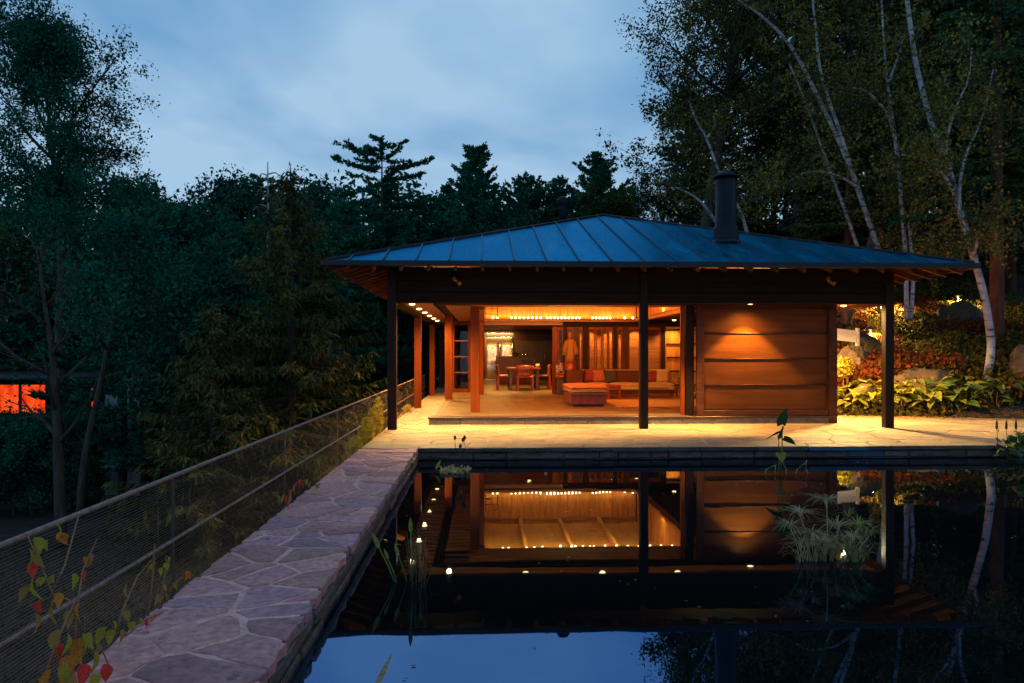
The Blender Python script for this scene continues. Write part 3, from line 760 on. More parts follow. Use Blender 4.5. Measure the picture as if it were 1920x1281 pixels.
MB().tube([(CX0, CY0 + 0.30, SO + 0.09), (CX1, CY0 + 0.30, SO + 0.09)], 0.012, 6).build('light_bar', M['blacksteel'], coffer)
MB().tube([(0.05, 22.6, SO), (0.05, 22.6, SO + 0.52), (0.42, 22.6, SO + 0.50), (0.42, 22.6, SO)], 0.012, 6).tube([(0.05, 22.6, SO + .34), (0.42, 22.6, SO + .32)], 0.01, 6).tube([(0.05, 22.6, SO + .17), (0.42, 22.6, SO + .15)], 0.01, 6).build('hanging_rack', M['blacksteel'], coffer)
strip('cove_light', ((CX0 + CX1) / 2, CY1 - 0.13, SO + 0.07), ((CX0 + CX1) / 2, CY1 + 0.05, SO + 0.6), CX1 - CX0 - 0.3, 0.05, 30, (1, .48, .11))
strip('cove_light', ((CX0 + CX1) / 2, CY0 + 0.10, SO + 0.07), ((CX0 + CX1) / 2, CY0 + 0.5, SO + 0.6), CX1 - CX0 - 0.3, 0.05, 520)
strip('cove_light', (CX0 + 0.10, (CY0 + CY1) / 2, SO + 0.07), (CX0 + 0.2, (CY0 + CY1) / 2, SO + 0.6), 0.05, CY1 - CY0 - 0.5, 260)
strip('cove_light', (CX1 - 0.10, (CY0 + CY1) / 2, SO + 0.07), (CX1 - 0.2, (CY0 + CY1) / 2, SO + 0.6), 0.05, CY1 - CY0 - 0.5, 260)
# --- recessed downlights in the soffit
ring = MB().lathe([(0.085, 0.0), (0.085, -0.008), (0.066, -0.010), (0.062, 0.0)], (0, 0, 0), 16).mesh('downlight', M['blacksteel'])
lens = MB().lathe([(0.058, -0.006), (0.062, -0.018), (0.042, -0.034), (0.004, -0.040)], (0, 0, 0), 12).mesh('lens', M['lens'])
def downlight(x, y, p, size=100, z=SO, blend=0.7, aim=None, col=None):
    d = put('downlight', ring, pav, Matrix.Translation((x, y, z)))
    put('lens', lens, d, Matrix.Translation((x, y, z)))
    spot('downlight_lamp', (x, y, z - 0.06), p, size, blend, 0.035, aim or (x, y, 0), col or (AMBER if y > 22 or (x > 5 and y < 15) else WARM))
for y in (15.14, 16.8, 18.4, 20.0, 21.65, 23.3): downlight(-1.445, y, 170, 158, SO, 1.0)
for i, x in enumerate((-0.66, 0.81, 2.29, 3.76, 5.30)):
    downlight(x, 14.34 if i < 4 else 14.66, (330, 190, 190, 480, 280)[i], (160, 112, 108, 80, 92)[i], SO, (1.0, .7, .7, .8, 0.35)[i])
for y in (15.3, 17.2, 19.2, 21.2): downlight(7.5, y, 560, 178, SO, 0.55)
spot('downlight_lamp', (5.30, 14.66, SO - 0.065), 60, 150, 1.0, 0.035, (5.3, 14.9, 0), AMBER)
# twin-head security lights on the beam
for px in (857, 1555):
    c = at(px, 528, PY0 + 0.01)
    s_ = MB().lathe([(0.03, 0), (0.03, 0.02)], (c.x, c.y - 0.02, c.z), 10)
    s_.tube([(c.x, c.y + .02, c.z), (c.x - 0.06, c.y - 0.09, c.z + 0.05)], [0.018, 0.04], 8).tube([(c.x, c.y + .02, c.z), (c.x + 0.055, c.y - 0.09, c.z - 0.05)], [0.018, 0.04], 8).build('security_light', M['pot'], pav)
# --- sliding wooden wall on the right
wall = MB().box(4.34, 7.2, 15.10, 15.13, FL + 0.005, SO - 0.002).build('sliding_wall', M['panel_frame'], pav)
MB().box(4.33, 4.47, 15.0, 15.097, FL + 0.004, SO - 0.003, 0.004).build('stile', M['panel_frame'], wall)
MB().box(7.05, 7.22, 14.99, 15.16, PA + 0.002, SO - 0.003, 0.004).build('stile', M['panel_frame'], wall)
zs = [FL + 0.004, 0.475, 0.975, 1.505, 2.03, 2.535, SO - 0.003]
MB().box(4.473, 7.047, 15.02, 15.097, zs[0], 0.46, 0.004).build('bottom_rail', M['panel_frame'], wall)
MB().box(4.473, 7.047, 15.02, 15.097, 2.555, zs[6], 0.004).build('top_rail', M['panel_frame'], wall)
for z in zs[2:5]:
    MB().tube([(4.473, 15.062, z), (7.047, 15.062, z)], 0.016, 10).build('rail', M['panel_frame'], wall)
for a, b in zip(zs[1:5], zs[2:6]):
    MB().box(4.475, 7.045, 15.07, 15.098, a + 0.004, b - 0.004).build('panel', M['panel_x'], wall)
MB().box(4.47, 4.485, 15.03, 15.068, 0.465, 2.55).build('bead', M['panel_frame'], wall)
MB().box(7.03, 7.045, 15.03, 15.068, 0.465, 2.55).build('bead', M['panel_frame'], wall)
MB().box(4.15, 4.31, 15.16, 15.32, FL, SO, 0.006).build('door_jamb', M['dark_z'], pav)
MB().box(4.05, 4.13, 15.20, 15.28, FL, SO, 0.006).build('door_jamb', M['wood_z'], pav)
# back of the right room and outer walls
MB().box(7.05, 7.18, 15.2, 23.0, FL, SO + 0.05).build('outer_wall', M['wood_y'], pav)
MB().box(7.05, 7.18, 23.0, 34.0, FL, SO + 0.05).build('outer_wall', M['wood_y'], pav)
MB().box(-1.05, 7.18, 34.0, 34.15, PA, SO + 0.05).build('outer_wall', M['darkwood'], pav)
MB().box(-1.08, -0.95, 24.1, 34.0, PA, SO + 0.05).build('outer_wall', M['dark_x'], pav)
MB().box(-0.15, 0.0, 26.5, 34.0, FL, SO + 0.05).build('kitchen_wall', M['wood_y'], pav)
MB().box(3.10, 3.20, 25.2, 34.0, FL, SO + 0.05).build('kitchen_wall', M['wood_y'], pav)
# header over the kitchen opening
MB().box(0.02, 3.0, 23.08, 23.2, 2.47, SO + 0.02, 0.004).build('header', M['wood_x'], pav)
# --- glass door at the far end of the side walk
gd = MB().box(-1.01, -0.94, 23.90, 23.96, FL, SO, 0.004).box(-0.50, -0.43, 23.90, 23.96, FL, SO, 0.004).box(-0.939, -0.501, 23.90, 23.96, FL, 0.47).box(-0.939, -0.501, 23.90, 23.96, 2.5, SO).build('glass_door', M['wood_z'], pav)
for i in range(4):
    a = 0.48 + i * 0.505
    MB().box(-0.938, -0.502, 23.925, 23.935, a + 0.016, a + 0.489).build('pane', M['glass'], gd)
    if i: MB().box(-0.939, -0.501, 23.90, 23.96, a - 0.014, a + 0.014).build('muntin', M['wood_x'], gd)
# --- rear partition of posts, glazed doors and lit panels
part = MB().box(2.45, 6.9, 23.06, 23.16, 2.42, SO + 0.02, 0.004).build('partition', M['dark_x'], pav)
def pz(px): return at(px, 659, 23.0).x
def ppost(p0, p1, m='dark_z', y=23.05, z1=2.42, dy=0.1):
    MB().box(pz(p0), pz(p1), y, y + dy, FL, z1, 0.004).build('post', M[m], part)
for p0, p1, m_ in ((1036, 1046, 'wood_z'), (1057, 1063, 'dark_z'), (1077, 1085.5, 'panel_frame'), (1093.5, 1104, 'dark_z'), (1151, 1158, 'dark_z'), (1168, 1179, 'panel_frame'), (1241, 1248, 'dark_z')):
    ppost(p0, p1, m_)
def leaf_door(p0, p1, n=3, mid=True):
    x0, x1 = pz(p0), pz(p1)
    d = MB().box(x0, x0 + 0.035, 23.08, 23.12, FL, 2.41).box(x1 - 0.035, x1, 23.08, 23.12, FL, 2.41).box(x0 + .036, x1 - .036, 23.08, 23.12, FL, 0.55).box(x0 + .036, x1 - .036, 23.08, 23.12, 2.33, 2.41).build('glass_leaf', M['wood_z'], part)
    for i in range(n):
        a = 0.555 + i * (2.325 - 0.555) / n; b = 0.555 + (i + 1) * (2.325 - 0.555) / n
        MB().box(x0 + 0.037, x1 - 0.037, 23.095, 23.10, a + 0.012, b - 0.012).build('pane', M['glass'], d)
        if i: MB().box(x0 + 0.036, x1 - 0.036, 23.08, 23.12, a - 0.011, a + 0.011).build('muntin', M['wood_x'], d)
leaf_door(1046.5, 1056.5); leaf_door(1064, 1076.5); leaf_door(1086, 1093)
leaf_door(1104.5, 1117); leaf_door(1118, 1129.5); leaf_door(1130.5, 1141); leaf_door(1141.5, 1150.5)
leaf_door(1158.5, 1167.5); leaf_door(1179.5, 1203); leaf_door(1204, 1240)
# corridor behind the partition, its wall of horizontal boards
MB().box(3.21, 7.04, 25.1, 25.2, FL, SO + 0.05).build('corridor_wall', M['coffer'], pav)
for k in range(8):
    MB().box(3.22, 7.03, 25.065, 25.098, FL + 0.02 + k * 0.285, FL + 0.295 + k * 0.285, 0.004).build('wall_board', M['wood_x'], pav)
# bright panel beside the sofa
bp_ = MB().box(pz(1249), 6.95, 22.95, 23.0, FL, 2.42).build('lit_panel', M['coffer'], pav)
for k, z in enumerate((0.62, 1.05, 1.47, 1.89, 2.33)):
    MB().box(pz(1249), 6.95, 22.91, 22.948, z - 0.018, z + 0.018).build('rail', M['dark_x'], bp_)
# interior lamps (recessed)
downlight(5.8, 22.55, 60, 110, SO + 0.0, 0.7, (5.8, 22.9, 0))
downlight(0.7, 26.6, 210, 140); downlight(2.2, 26.4, 80, 130)
downlight(1.5, 24.6, 150, 110)
strip('fridge_light', (0.7, 33.1, 2.56), (0.7, 33.3, 0), 1.2, 0.05, 60)
for lx_, aim_, pw_ in ((0.62, (2.4, 18.6, 0.6), 150), (1.95, (2.65, 22.4, 1.2), 110), (2.7, (3.4, 21.5, 0.8), 170), (3.2, (4.4, 21.5, 0.7), 200), (4.2, (5.0, 19.5, 0.4), 150), (1.2, (1.4, 25.5, 0.9), 170)):
    spot('ledge_spot', (lx_, CY0 + 0.16, SO + 0.10), pw_ * 0.28, 52, 0.9, 0.03, aim_, AMBER)
for x in (3.5, 4.3, 5.1, 6.2): downlight(x, 24.75, 95, 110)
pass

# ================================================================== FURNITURE
def legs4(x0, x1, y0, y1, z0, z1, w, m, parent):
    for x in (x0, x1 - w):
        for y in (y0, y1 - w): MB().box(x, x + w, y, y + w, z0, z1, 0.004).build('leg', m, parent)
# sofa
sofa = thing('sofa', 'long maroon corner sofa with straw seat cushions in front of the glazed partition', 'sofa', (4.1, 21.9, FL))
MB().box(2.95, 5.5, 21.28, 22.3, FL + 0.10, FL + 0.20, 0.01).build('base', M['darkwood'], sofa)
for k in range(4): MB().box(2.98, 5.47, 21.25, 21.275, FL + 0.015 + k * 0.022, FL + 0.03 + k * 0.022).build('slat', M['redwood'], sofa)
for a, b in ((2.96, 3.62), (3.63, 4.53), (4.54, 5.48)): soft_box('seat_cushion', a, b, 21.22, 22.02, FL + 0.2, FL + 0.40, 0.05, M['fabric_olive'], sofa, puff=0.02)
soft_box('backrest', 2.9, 5.53, 22.05, 22.32, FL + 0.19, FL + 0.74, 0.05, M['fabric_maroon'], sofa)
soft_box('piping', 2.92, 5.52, 22.03, 22.31, FL + 0.735, FL + 0.775, 0.015, M['fabric_olive'], sofa)
soft_box('corner_panel', 2.43, 2.9, 21.75, 22.3, FL + 0.30, FL + 0.755, 0.02, M['fabric_maroon'], sofa)
MB().box(2.45, 2.93, 21.8, 22.3, FL + 0.02, FL + 0.30, 0.01).build('base', M['redwood'], sofa)
for x in (2.97, 5.36): MB().box(x, x + 0.09, 21.3, 21.39, FL, FL + 0.10).build('leg', M['darkwood'], sofa)
# ottoman bench
ott = thing('upholstered_bench', 'long tan cushioned bench on a red wooden box base nearest the threshold', 'bench', (2.5, 18.5, FL))
MB().box(2.08, 2.92, 17.66, 19.3, FL + 0.05, FL + 0.28, 0.012).build('base', M['redwood'], ott)
MB().box(2.14, 2.86, 17.74, 19.2, FL, FL + 0.05).build('plinth', M['darkwood'], ott)
soft_box('cushion', 2.03, 2.97, 17.6, 19.0, FL + 0.28, FL + 0.50, 0.07, M['fabric_tan'], ott, puff=0.03)
soft_box('cushion', 2.03, 2.97, 19.01, 19.36, FL + 0.28, FL + 0.49, 0.06, M['fabric_rust'], ott, puff=0.02)
def pillow(loc, rz, tilt, s, m, label, group='pillows on the sofa'):
    bm = bmesh.new()
    n = 8
    grid = {}
    for side in (1, -1):
        for i in range(n + 1):
            for j in range(n + 1):
                u, w = i / n * 2 - 1, j / n * 2 - 1
                b = (1 - u ** 4) * (1 - w ** 4)
                pin = 1 - 0.07 * (u * u + w * w - 2 * u * u * w * w)
                grid[side, i, j] = bm.verts.new((u * s / 2 * pin, side * 0.085 * b ** 0.55 * 1.0, w * s / 2 * pin))
        for i in range(n):
            for j in range(n):
                q = [grid[side, i, j], grid[side, i + 1, j], grid[side, i + 1, j + 1], grid[side, i, j + 1]]
                bm.faces.new(q if side < 0 else q[::-1])
    bmesh.ops.remove_doubles(bm, verts=bm.verts[:], dist=0.0015)
    me = bpy.data.meshes.new('pillow'); bm.to_mesh(me); bm.free()
    me.polygons.foreach_set('use_smooth', [True] * len(me.polygons)); me.materials.append(m)
    w = Matrix.Translation(loc) @ Matrix.Rotation(rz, 4, 'Z') @ Matrix.Rotation(tilt, 4, 'X')
    tag(put('pillow', me, None, w), label, 'pillow', group)
pillow((3.14, 21.86, FL + 0.59), R(-20), R(-18), 0.40, M['fabric_red'], 'red square pillow in the left corner of the maroon sofa')
pillow((3.40, 21.80, FL + 0.60), R(8), R(-20), 0.42, M['fabric_rust'], 'orange square pillow between the red and the dark green pillow')
pillow((3.72, 21.70, FL + 0.57), R(12), R(-26), 0.42, M['fabric_green'], 'dark green pillow leaning on the left half of the sofa')
pillow((4.92, 21.82, FL + 0.58), R(-6), R(-20), 0.38, M['fabric_red'], 'red pillow near the right end of the sofa behind a post')
pillow((5.25, 21.78, FL + 0.58), R(-10), R(-24), 0.42, M['fabric_cream'], 'cream pillow at the right end of the maroon sofa')
# stool and low table
st = thing('stool', 'small red wooden stool standing before the sofa seat', 'stool', (3.57, 20.5, FL))
MB().box(3.38, 3.77, 20.3, 20.68, FL + 0.345, FL + 0.395, 0.006).build('seat', M['redwood'], st)
legs4(3.40, 3.75, 20.32, 20.66, FL, FL + 0.344, 0.05, M['redwood'], st)
MB().box(3.45, 3.70, 20.34, 20.36, FL + 0.27, FL + 0.343).build('apron', M['redwood'], st)
lt = thing('side_table', 'low red side table with a magazine shelf at the right end of the sofa', 'table', (5.9, 21.3, FL))
MB().box(5.56, 6.35, 20.95, 21.55, FL + 0.27, FL + 0.31, 0.006).build('table_top', M['redwood'], lt)
legs4(5.58, 6.33, 20.97, 21.53, FL, FL + 0.269, 0.05, M['redwood'], lt)
MB().box(5.64, 6.27, 21.0, 21.5, FL + 0.07, FL + 0.085).build('shelf', M['redwood'], lt)
mg = thing('magazine_stack', 'loose pile of pale magazines on the shelf of the low red table', 'magazines', (5.85, 21.2, FL + 0.086))
for k in range(4):
    a = rnd.uniform(-.03, .03)
    MB().box(5.72 + a, 6.0 + a, 21.02, 21.28, FL + 0.087 + k * 0.018, FL + 0.103 + k * 0.018).build('magazine', M['paper'], mg)
tag(MB().box(3.15, 6.6, 17.42, 20.0, FL + 0.003, FL + 0.016, 0.004).build('rug', M['rug']), 'beige rectangular rug on the tiled floor before the sofa', 'rug')
# plants helper: leaves as arrays of small diamonds
def quads_from(P, D, S, ln, wd):
    """leaf diamonds at P pointing along D with side vector S"""
    ln = np.asarray(ln).reshape(-1, 1); wd = np.asarray(wd).reshape(-1, 1)
    a = P; c = P + D * ln; m = P + D * ln * 0.45
    V = np.stack([a, m + S * wd / 2, c, m - S * wd / 2], 1).reshape(-1, 3)
    F = np.arange(len(V)).reshape(-1, 4)
    return V, F
def unit(v):
    return v / np.maximum(np.linalg.norm(v, axis=1, keepdims=True), 1e-9)
def rand_leaves(P, size, r, droop=0.3, aspect=0.55):
    n = len(P)
    D = unit(r.normal(size=(n, 3)) + np.array([0, 0, -droop]))
    S = unit(np.cross(D, r.normal(size=(n, 3))))
    ln = size * r.uniform(0.6, 1.3, n)
    return quads_from(P - D * ln[:, None] * 0.5, D, S, ln, ln * aspect)
# pot plant on low table
pp = thing('potted_plant', 'leafy green plant in a pale bowl on the low red table', 'plant', (5.75, 21.3, FL + 0.31))
MB().lathe([(0.05, 0), (0.10, 0.05), (0.12, 0.10), (0.11, 0.10)], (5.75, 21.3, FL + 0.311), 14).build('bowl', M['paper'], pp)
pts = np.array([5.75, 21.3, FL + 0.55]) + rng.normal(size=(260, 3)) * np.array([0.10, 0.10, 0.10])
put('leaves', np_mesh('leaves', *rand_leaves(pts, 0.09, rng), M['hosta']), pp)
# robed figure on a red plinth
fig = thing('robed_figure', 'ochre robed standing figure above a red plinth by the partition', 'statue', (2.62, 22.62, FL))
prof = [(0.22, 0.40), (0.235, 0.50), (0.20, 0.80), (0.165, 1.03)]
def ellring(rows, name, m, parent, c, n=20):
    mb = MB(); base = 0
    for rx, ry, z, fold in rows:
        for k in range(n):
            t = 2 * math.pi * k / n
            q = 1 + fold * math.cos(6 * t)
            mb.v.append((c[0] + rx * q * math.cos(t), c[1] + ry * q * math.sin(t), c[2] + z))
    for i in range(len(rows) - 1):
        for k in range(n):
            k2 = (k + 1) % n
            mb.f.append((i * n + k, i * n + k2, (i + 1) * n + k2, (i + 1) * n + k)); mb.sm.append(True)
    mb.f.append(tuple(range(n))[::-1]); mb.sm.append(False)
    mb.f.append(tuple((len(rows) - 1) * n + k for k in range(n))); mb.sm.append(True)
    return mb.build(name, m, parent)
c0 = (2.62, 22.62, FL)
ellring([(0.20, 0.13, 0.0, .05), (0.215, 0.14, 0.45, .05), (0.19, 0.13, 0.80, .04), (0.16, 0.12, 1.03, .03)], 'skirt', M['redwood'], fig, c0)
ellring([(0.155, 0.13, 1.0, .05), (0.16, 0.13, 1.2, .06), (0.14, 0.115, 1.42, .04), (0.135, 0.10, 1.60, .02), (0.12, 0.085, 1.66, 0), (0.05, 0.05, 1.70, 0)], 'robe', M['robe'], fig, c0)
for s_ in (-1, 1):
    MB().tube([(2.62 + s_ * 0.11, 22.60, FL + 1.63), (2.62 + s_ * 0.16, 22.57, FL + 1.42), (2.62 + s_ * 0.185, 22.53, FL + 1.20)], [0.045, 0.06, 0.075], 10).build('sleeve', M['robe'], fig)
ellring([(0.03, 0.03, 1.69, 0), (0.045, 0.045, 1.73, 0), (0.064, 0.07, 1.79, 0), (0.062, 0.07, 1.85, 0), (0.045, 0.05, 1.90, 0), (0.012, 0.012, 1.92, 0)], 'head', M['pot'], fig, c0)
# flower bench beside figure
fb = thing('flower_stand', 'small rust coloured stand with cream flowers left of the robed figure', 'plant stand', (2.28, 22.6, FL))
MB().box(2.19, 2.42, 22.45, 22.75, FL, FL + 0.5, 0.01).build('stand', M['darkwood'], fb)
soft_box('pad', 2.17, 2.43, 22.42, 22.76, FL + 0.5, FL + 0.66, 0.04, M['fabric_rust'], fb)
pts = np.array([2.31, 22.6, FL + 0.80]) + rng.normal(size=(140, 3)) * np.array([0.05, 0.06, 0.07])
put('flowers', np_mesh('flowers', *rand_leaves(pts, 0.06, rng, aspect=.9), M['paper']), fb)
# dining table and chairs
dt = thing('dining_table', 'dark dining table with thick slab legs in front of the kitchen island', 'table', (1.38, 25.9, FL))
MB().box(0.80, 1.95, 25.3, 26.7, FL + 0.70, FL + 0.755, 0.01).build('table_top', M['redwood'], dt)
for x in (0.86, 1.77):
    for y in (25.4, 26.48): MB().box(x, x + 0.12, y, y + 0.12, FL, FL + 0.699, 0.008).build('leg', M['darkwood'], dt)
def chair(label, m, slats=False):
    t = thing('dining_chair', label, 'chair', (0, 0, 0))
    for s_ in (-1, 1):
        MB().box(s_ * 0.25 - 0.04, s_ * 0.25 + 0.04, -0.27, -0.19, 0, 0.50, 0.006).build('leg', m, t)
        MB().box(s_ * 0.25 - 0.04, s_ * 0.25 + 0.04, 0.17, 0.25, 0, 0.43, 0.006).build('leg', m, t)
    soft_box('seat', -0.29, 0.29, -0.27, 0.27, 0.43, 0.50, 0.02, m, t)
    b = MB()
    n = 10
    def bk(u, z, off): return (u * 0.29, -0.27 + 0.05 * u * u - 0.10 * (z - 0.5) + off, z)
    for off in (0.0, 0.04):
        for j, z in enumerate((0.46, 0.60, 0.66, 0.70, 0.86)):
            for i in range(n + 1):
                u = i / n * 2 - 1
                zz = z - (0.035 * (1 - u * u) if j in (2,) else 0) + (0.0 if j < 4 else -0.02 * u * u)
                b.v.append(bk(u, zz, off))
    W_ = n + 1
    for j in range(4):
        for i in range(n):
            if j == 2 and 3 <= i <= 6: continue
            a = j * W_ + i; q = (a, a + 1, a + 1 + W_, a + W_); o_ = 5 * W_
            b.f.append(q); b.f.append(tuple(x + o_ for x in q[::-1])); b.sm += [True, True]
    def side(idx):
        for k in range(len(idx) - 1):
            b.f.append((idx[k], idx[k + 1], idx[k + 1] + 5 * W_, idx[k] + 5 * W_)); b.sm.append(False)
    side([4 * W_ + i for i in range(W_)]); side([j * W_ for j in range(5)]); side([j * W_ + n for j in range(5)]); side(list(range(W_)))
    b.build('backrest', m, t)
    return t
ch0 = chair('red dining chair with its back to the pond at the near table side', M['redwood'])
ch0.matrix_basis = Matrix.Translation((1.38, 24.98, FL))
dup(ch0, (0.72, 25.72, FL), R(-90), 1, 'red dining chair at the left side of the table, the nearer of two')
dup(ch0, (0.72, 26.38, FL), R(-90), 1, 'red dining chair at the left side of the table, the farther of two')
dup(ch0, (2.05, 26.0, FL), R(90), 1, 'red dining chair tucked in at the right side of the table')
for o in bpy.data.objects:
    if o.get('category') == 'chair': o['group'] = 'chairs round the dining table'
tb = thing('serving_tray', 'pale shallow serving tray lying on the dining table', 'tray', (1.4, 25.8, FL + 0.756))
MB().box(1.15, 1.65, 25.6, 25.95, FL + 0.757, FL + 0.775).build('base', M['fabric_cream'], tb)
for a in ((1.15, 1.17, 25.6, 25.95), (1.63, 1.65, 25.6, 25.95), (1.171, 1.629, 25.6, 25.62), (1.171, 1.629, 25.93, 25.95)): MB().box(*a, FL + 0.776, FL + 0.81).build('rim', M['fabric_cream'], tb)
tag(MB().lathe([(0.05, 0), (0.065, 0.06), (0.07, 0.13), (0.06, 0.13)], (1.86, 25.6, FL + 0.756), 14).build('paper_cup', M['paper']), 'pale cup at the right corner of the dining table', 'cup')
# kitchen
fr = thing('refrigerator', 'wide stainless steel double refrigerator at the back of the kitchen', 'refrigerator', (0.66, 33.7, FL))
MB().box(0.02, 1.36, 33.5, 33.98, FL, 2.5, 0.01).build('body', M['steel'], fr)
for a, b in ((0.03, 0.685), (0.695, 1.35)):
    d = soft_box('door', a, b, 33.44, 33.498, FL + 0.08, 2.3, 0.012, M['steel'], fr, 2)
for x in (1.28, 0.72): MB().tube([(x, 33.40, 1.2), (x, 33.40, 2.05)], 0.014, 8).build('handle', M['steel'], fr)
MB().box(0.03, 1.35, 33.45, 33.498, 2.31, 2.49).build('top_grille', M['steel'], fr)
kc = thing('kitchen_cabinet', 'tall dark brown built-in cupboards beside the steel refrigerator', 'cupboard', (2.2, 33.7, FL))
MB().box(1.38, 3.09, 33.46, 33.99, FL, 2.52).build('carcass', M['darkwood'], kc)
for i in range(4):
    a = 1.385 + i * 0.426
    MB().box(a, a + 0.42, 33.43, 33.458, FL + 0.08, 2.5, 0.003).build('door', M['darkwood'], kc)
    hx = a + (0.36 if i % 2 == 0 else 0.06)
    MB().tube([(hx, 33.40, 1.28), (hx, 33.40, 1.58)], 0.012, 6).build('handle', M['steel'], kc)
ki = thing('kitchen_island', 'red wooden kitchen island with a dark oven niche, behind the dining table', 'counter', (1.3, 30.3, FL))
MB().box(0.52, 2.12, 30.03, 30.8, FL, FL + 1.08, 0.008).build('body', M['redwood'], ki)
MB().box(0.52, 1.42, 30.0, 30.029, FL + 0.04, FL + 1.08, 0.003).build('front_panel', M['redwood'], ki)
MB().box(1.43, 2.12, 30.0, 30.029, FL + 0.04, FL + 0.82, 0.003).build('front_panel', M['redwood'], ki)
MB().box(1.5, 2.0, 30.0, 30.028, FL + 0.84, FL + 0.99, 0.003).build('oven_niche', M['blacksteel'], ki)
MB().box(0.49, 2.15, 29.98, 30.83, FL + 1.082, FL + 1.12, 0.006).build('counter_top', M['redwood'], ki)
tag(MB().lathe([(0.09, 0), (0.11, 0.04), (0.10, 0.10), (0.05, 0.14), (0.015, 0.16)], (1.28, 30.2, FL + 1.12), 14).tube([(1.38, 30.2, FL + 1.2), (1.45, 30.2, FL + 1.25)], 0.014, 6).build('kettle', M['steel']), 'small steel kettle on the kitchen island counter', 'kettle')
for x, lb in ((1.62, 'dark slim bottle on the island, the left of two'), (1.76, 'dark slim bottle on the island, the right of two')):
    tag(MB().lathe([(0.03, 0), (0.03, 0.12), (0.012, 0.16), (0.012, 0.21)], (x, 30.3, FL + 1.12), 10).build('bottle', M['blacksteel']), lb, 'bottle', 'bottles on the island')

# ================================================================== RAILING
rail = thing('cable_railing', 'rusty rebar and wire cable railing along the left side of the stone causeway', 'railing', (-1.98, 8, 0))
RX = -1.98
def ribbed(y0, y1, z, r):
    n = int((y1 - y0) / 0.021)
    path = [(RX, y0 + (y1 - y0) * i / n, z) for i in range(n + 1)]
    mb = MB().tube(path, [r * (1.10 if i % 2 else 0.93) for i in range(n + 1)], 7)
    mb.sm = [False] * len(mb.sm)
    return mb
ribbed(1.2, 13.0, 0.865, 0.0125).build('top_rail', M['rail'], rail)
MB().tube([(RX, 13.0, 0.865), (RX, 19.4, 0.87), (RX, 28, 0.87)], 0.0125, 7).build('top_rail', M['rail'], rail)
ribbed(1.2, 13.0, 0.455, 0.0095).build('middle_rail', M['rail'], rail)
MB().tube([(RX, 13.0, 0.455), (RX, 28, 0.455)], 0.0095, 7).build('middle_rail', M['rail'], rail)
for z in list(np.linspace(0.474, 0.848, 25)) + list(np.linspace(-0.05, 0.436, 30)):
    ys = np.linspace(1.2, 28, 16)
    MB().tube([(RX + rnd.uniform(-.003, .003), float(y), float(z) + rnd.uniform(-.002, .001)) for y in ys], 0.0014, 4).build('cable', M['cable'], rail)
for y in (2.2, 4.9, 7.6, 10.3, 13.0, 16.4, 19.6, 22.4, 25.0, 27.8):
    MB().box(RX - 0.028, RX - 0.018, y - 0.012, y + 0.012, -0.6, 0.85).build('baluster', M['blacksteel'], rail)
# vertical tie wires between the cables, with a slight scatter
tw = MB()
for k in range(46):
    y = 2.6 + k * 0.42 + rnd.uniform(-.1, .1)
    a = rnd.uniform(0.0, 0.5); tw.tube([(RX + .003, y, a), (RX + .003, y + rnd.uniform(-.01, .01), a + rnd.uniform(.06, .3))], 0.0016, 3)
tag(tw.build('tie_wires', M['cable'], rail), kind='stuff')

# ================================================================== PLANTS
def leaf_mesh(name, m, n=6, w=0.62, fold=0.18, droop=0.25, heart=0.0, teeth=0.0):
    """one leaf of length 1 along +x, folded on its midrib and arching down"""
    mb = MB()
    mid = []; lf = []; rt = []
    for i in range(n + 1):
        t = i / n
        ww = w / 2 * (math.sin(math.pi * min(1, t * (1 - heart * .35) + heart * .35) ** 0.75) if 0 < t < 1 or heart else 0)
        if t == 1: ww = 0
        if teeth and 0 < i < n: ww *= 1 + teeth * (1 if i % 2 else -1)
        x = t - heart * 0.12 * (1 if i == 0 else 0); z = -droop * t * t
        mid.append((t if i or not heart else 0.06, 0, z)); lf.append((x, ww, z + fold * ww * 1.2)); rt.append((x, -ww, z + fold * ww * 1.2))
    mb.v = mid + lf + rt
    k = n + 1
    for i in range(n):
        mb.f += [(i, i + 1, k + i + 1, k + i), (i + 1, i, 2 * k + i, 2 * k + i + 1)]; mb.sm += [True, True]
    return mb.mesh(name, m)
def place(name, me, parent, loc, az, el, roll, s):
    w = Matrix.Translation(loc) @ Matrix.Rotation(az, 4, 'Z') @ Matrix.Rotation(-el, 4, 'Y') @ Matrix.Rotation(roll, 4, 'X') @ Matrix.Scale(s, 4)
    return put(name, me, parent, w)
# --- climbing vine on the railing, nearest the camera
vmesh = [leaf_mesh('leaf', M[k], 8, 0.66, 0.30, 0.62, 0.0, 0.08) for k in ('vine_green', 'vine_green', 'vine_dull', 'vine_orange', 'vine_red')]
def vine(label, stems, loc, group=None):
    t = thing('creeper_vine', label, 'vine', loc, 0, group)
    for path, Ys, leaves in stems:
        pts = [at(px, py, Y) for (px, py), Y in zip(path, Ys)]
        MB().tube(pts, [0.0062 - 0.0035 * i / max(1, len(pts) - 1) for i in range(len(pts))], 5).build('stem', M['stem'], t)
        for px, py, Y, s, kind in leaves:
            p = at(px, py, Y)
            for j in range(1 if s > 0.05 else 2):
                place('leaf', vmesh[kind], t, p + Vector((rnd.uniform(-.008, .008), rnd.uniform(-.02, .02), s * .35)), rnd.uniform(-0.6, 3.7), R(-58 + rnd.uniform(-25, 25)), rnd.uniform(-.9, .9), s * rnd.uniform(0.6, 0.95))
    return t
